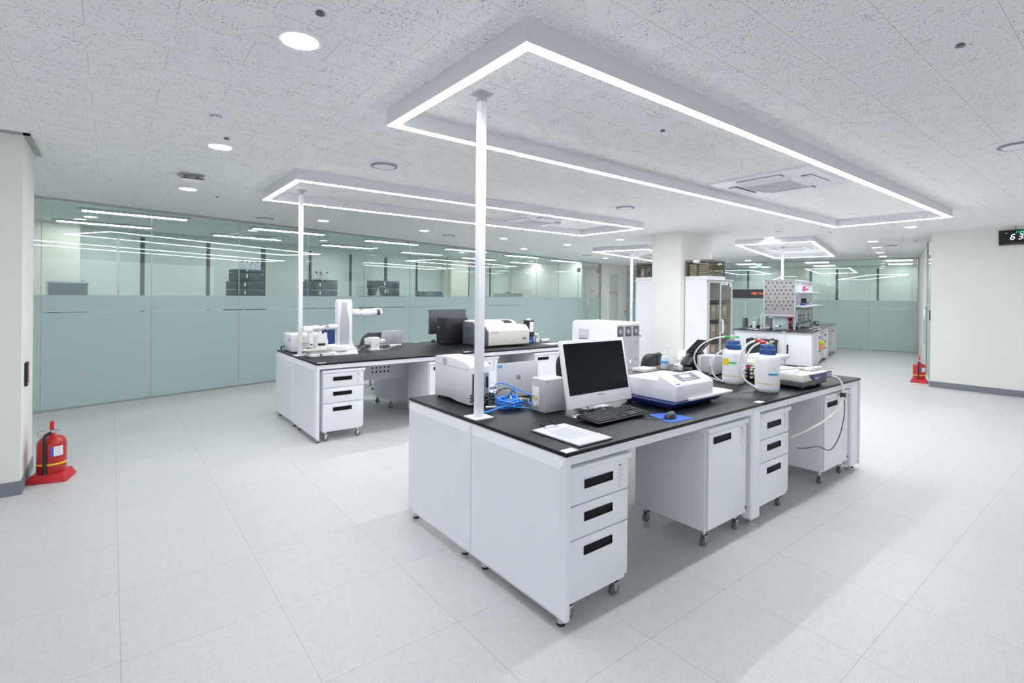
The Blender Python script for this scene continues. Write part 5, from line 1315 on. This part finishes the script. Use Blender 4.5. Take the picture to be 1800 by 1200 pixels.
t = thing('card_reader', 'slim black card reader with a red strip on the left pillar', 'card reader', (-2.107, 3.76, .86), 0)
MB().box(.0005, .018, -.055, .055, -.09, .09, bv=.004).build('case', BLACK, t); box('red_strip', REDP, t, .0185, .0195, -.03, .0, -.06, .075); box('white_icon', LABELW, t, .0185, .0195, -.03, 0, -.08, -.065)
t = thing('fire_alarm', 'dark red alarm box high at the corner of the right wall', 'alarm', SXY(9.60, TC, 2.38), TH)
MB().box(-.07, .07, .0005, .06, -.10, .10, bv=.006).build('case', pm('alarm_red', (.16, .02, .05), .4), t); box('plate', LABELW, t, -.09, -.072, .0005, .05, -.11, .11)
t = thing('card_reader', 'black card reader at the corridor corner of the right wall', 'card reader', SXY(9.60, TC, 1.22), TH)
MB().box(-.05, .05, .0005, .03, -.09, .09, bv=.005).build('case', BLACK, t); box('face', DGREY, t, -.03, .03, .0302, .0312, -.05, .06)
t = thing('alarm_switch', 'small red and white switch on the wall beside the far white door', 'switch', SXY(15.93, TW, .86), TH)
MB().box(-.07, .07, -.03, -.0005, -.13, .13, bv=.006).build('case', LABELW, t); box('red_button', RED, t, -.045, .045, -.036, -.0302, .01, .11); box('grey_button', MGREY, t, -.045, .045, -.036, -.0302, -.10, -.02)

# ------------------------------------------------------------------ things in the room behind the glass wall
def st(name, label, cat, s_, t_, z_, group=None): return thing(name, label, cat, SXY(s_, t_, z_), TH, group)
for i, (s0, s1) in enumerate(((-.6, 1.6), (2.3, 5.0), (5.2, 8.3), (9.9, 12.3))):
    t = st('side_bench', ['white side bench behind the glass under the left monitor', 'white side bench behind the glass under the two instrument stacks', 'white side bench behind the glass under the squat stack', 'white side bench behind the glass under the flat beige unit'][i], 'lab bench', s0, 8.3, 0)
    MB().box(0, s1-s0, 0, .75, .88, .90, bv=.003).build('worktop', TOP, t)
    for x0 in (.02, s1-s0-.07):
        for y0 in (.02, .68): MB().box(x0, x0+.05, y0, y0+.05, 0, .8795).build('leg', WHITE, t)
def module(label, s_, t_, z_, w, h, d=.40):
    t = st('analyser_module', label, 'lab instrument', s_, t_, z_, 'stacked dark analyser modules')
    MB().box(0, w, 0, d, .004, h-.002, bv=.006).build('case', SLATE, t)
    MB().box(0, w*.36, -.02, -.0005, .006, h-.004, bv=.006).build('side_door', pm('slate_dark', (.030, .042, .055), .35), t)
    MB().box(w*.37, w, -.02, -.0005, .006, h-.004, bv=.006).build('front_door', SLATE, t)
    box('white_tag', LABELW, t, w*.28, w*.33, -.0215, -.0203, h*.40, h*.85)
    box('grip_light', LGREY, t, w*.88, w*.95, -.0215, -.0203, h*.82, h*.90)
    return t
module('wide base module of the left dark stack, behind the frosted band', 2.46, 8.55, .90, .60, .50)
module('lowest visible module of the tall dark stack behind the glass', 2.50, 8.55, 1.40, .52, .155)
module('middle module of the tall dark stack behind the glass', 2.50, 8.55, 1.555, .52, .155)
module('top thick module of the tall dark stack behind the glass', 2.55, 8.55, 1.712, .47, .165)
module('thin solvent tray on the tall dark stack behind the glass', 2.55, 8.55, 1.878, .47, .06)
module('base module of the second dark stack, behind the frosted band', 4.0, 8.55, .90, .66, .50)
module('lower visible module of the second dark stack behind the glass', 4.03, 8.55, 1.40, .60, .17)
module('upper module of the second dark stack behind the glass', 4.03, 8.55, 1.572, .60, .175)
module('thin solvent tray on the second dark stack behind the glass', 4.10, 8.55, 1.748, .53, .045)
module('base module of the squat dark stack, behind the frosted band', 5.5, 8.55, .90, 1.1, .55)
module('lower visible module of the squat dark stack behind the glass', 5.75, 8.55, 1.452, .62, .17)
module('upper module of the squat dark stack behind the glass', 5.72, 8.55, 1.624, .65, .19)
rbm = st('reagent_bottle', '', 'bottle', 0, 0, 0, 'capped reagent bottles on the stacks behind the glass')
MB().lathe([(0, 0), (.04, 0), (.043, .01), (.043, .09), (.030, .115), (.017, .125), (.017, .14)], seg=20).build('bottle', CLEARP, rbm)
MB().cyl((0, 0, .138), (0, 0, .168), .022).build('cap', pm('cap_navy', (.03, .04, .35), .4), rbm)
RB = [(2.66, 8.66, 1.94, 'clear bottle with navy cap, left on the tall dark stack'), (2.76, 8.66, 1.94, 'clear bottle with navy cap, second from left on the tall dark stack'), (2.86, 8.70, 1.94, 'clear bottle with navy cap, third on the tall dark stack'),
      (2.95, 8.66, 1.94, 'clear bottle with navy cap, right on the tall dark stack'), (4.20, 8.66, 1.795, 'clear bottle with navy cap, left on the second dark stack'), (4.32, 8.68, 1.795, 'clear bottle with navy cap, middle of the second dark stack'), (4.46, 8.66, 1.795, 'clear bottle with navy cap, right on the second dark stack')]
for i, (s_, t_, z_, l) in enumerate(RB):
    p_ = SXY(s_, t_, z_)
    if i == 0: rbm.location = p_; rbm['label'] = l
    else: dup(rbm, l, p_)
t = st('reagent_bottle', 'bottle with a red cap on the second dark stack', 'bottle', 4.28, 8.60, 1.795)
MB().lathe([(0, 0), (.035, 0), (.035, .08), (.016, .10), (.016, .11)], seg=20).build('bottle', CLEARP, t); MB().cyl((0, 0, .108), (0, 0, .130), .02).build('cap', REDP, t)
t = st('glass_flask', 'clear flask with tubing left of the squat dark stack', 'flask', 5.62, 8.40, 1.452)
MB().lathe([(0, 0), (.06, 0), (.065, .02), (.03, .11), (.02, .13), (.02, .17)], seg=24).build('flask', CLEARP, t); MB().tube([(0, 0, .17), (.05, -.03, .22), (.16, -.09, .18), (.22, -.10, .06)], .006, 8, 5).build('hose', TUBE, t)
t = st('desktop_screen', 'grey monitor seen through the glass at far left', 'monitor', .12, 8.55, .90)
MB().box(-.24, .24, 0, .03, .26, .74, bv=.005).build('bezel', LGREY, t); MB().box(-.222, .222, -.003, -.0004, .28, .715).build('screen', pm('screen_grey', (.10, .125, .15), .25), t)
MB().box(-.03, .03, .03, .06, .01, .4).box(-.12, .12, -.06, .14, .001, .012).build('stand', LGREY, t); box('blue_tab', SKYB, t, .14, .19, -.003, .0, .7405, .755)
t = st('desktop_printer', 'grey and blue desktop device behind the glass, left of the front pole', 'printer', 7.30, 8.55, .90)
MB().box(-.05, .62, 0, .42, .001, .50, bv=.01).build('body', LGREY, t); MB().box(-.05, .27, .0, .35, .502, .675, bv=.008).build('scanner_lid', pm('printer_grey', (.25, .27, .28), .4), t)
MB().prism([(.30, .502), (.36, .66), (.40, .685), (.58, .675), (.66, .52), (.66, .502)], 'y', .02, .40, bv=.008).build('blue_hood', pm('hood_blue', (.08, .17, .26), .35), t)
t = st('flat_instrument', 'long flat beige unit behind the glass, right of the front pole', 'lab device', 10.60, 8.55, .90)
MB().box(0, .98, 0, .45, .001, .66, bv=.006).build('casing', pm('beige_grey', (.42, .43, .38), .5), t); box('dark_knob', DGREY, t, .30, .50, .1, .2, .6605, .685); MB().box(.62, .75, .1, .2, .6605, .69).build('white_cap', LABELW, t)
MB().box(.80, .90, .1, .2, .6605, .73, bv=.004).build('top_box', LABELW, t)

# ------------------------------------------------------------------ render settings that belong to the scene
sc = bpy.context.scene
sc.world = bpy.data.worlds.new('world'); sc.world.use_nodes = True
sc.world.node_tree.nodes['Background'].inputs[0].default_value = (.9, .95, 1, 1); sc.world.node_tree.nodes['Background'].inputs[1].default_value = .60
sc.view_settings.view_transform = 'Standard'; sc.view_settings.look = 'None'; sc.view_settings.exposure = 1.06; sc.view_settings.gamma = 1.0
sc.cycles.use_denoising = True
sc.cycles.max_bounces = 10; sc.cycles.transparent_max_bounces = 24; sc.cycles.diffuse_bounces = 6
sc.cycles.sample_clamp_indirect = 6.0
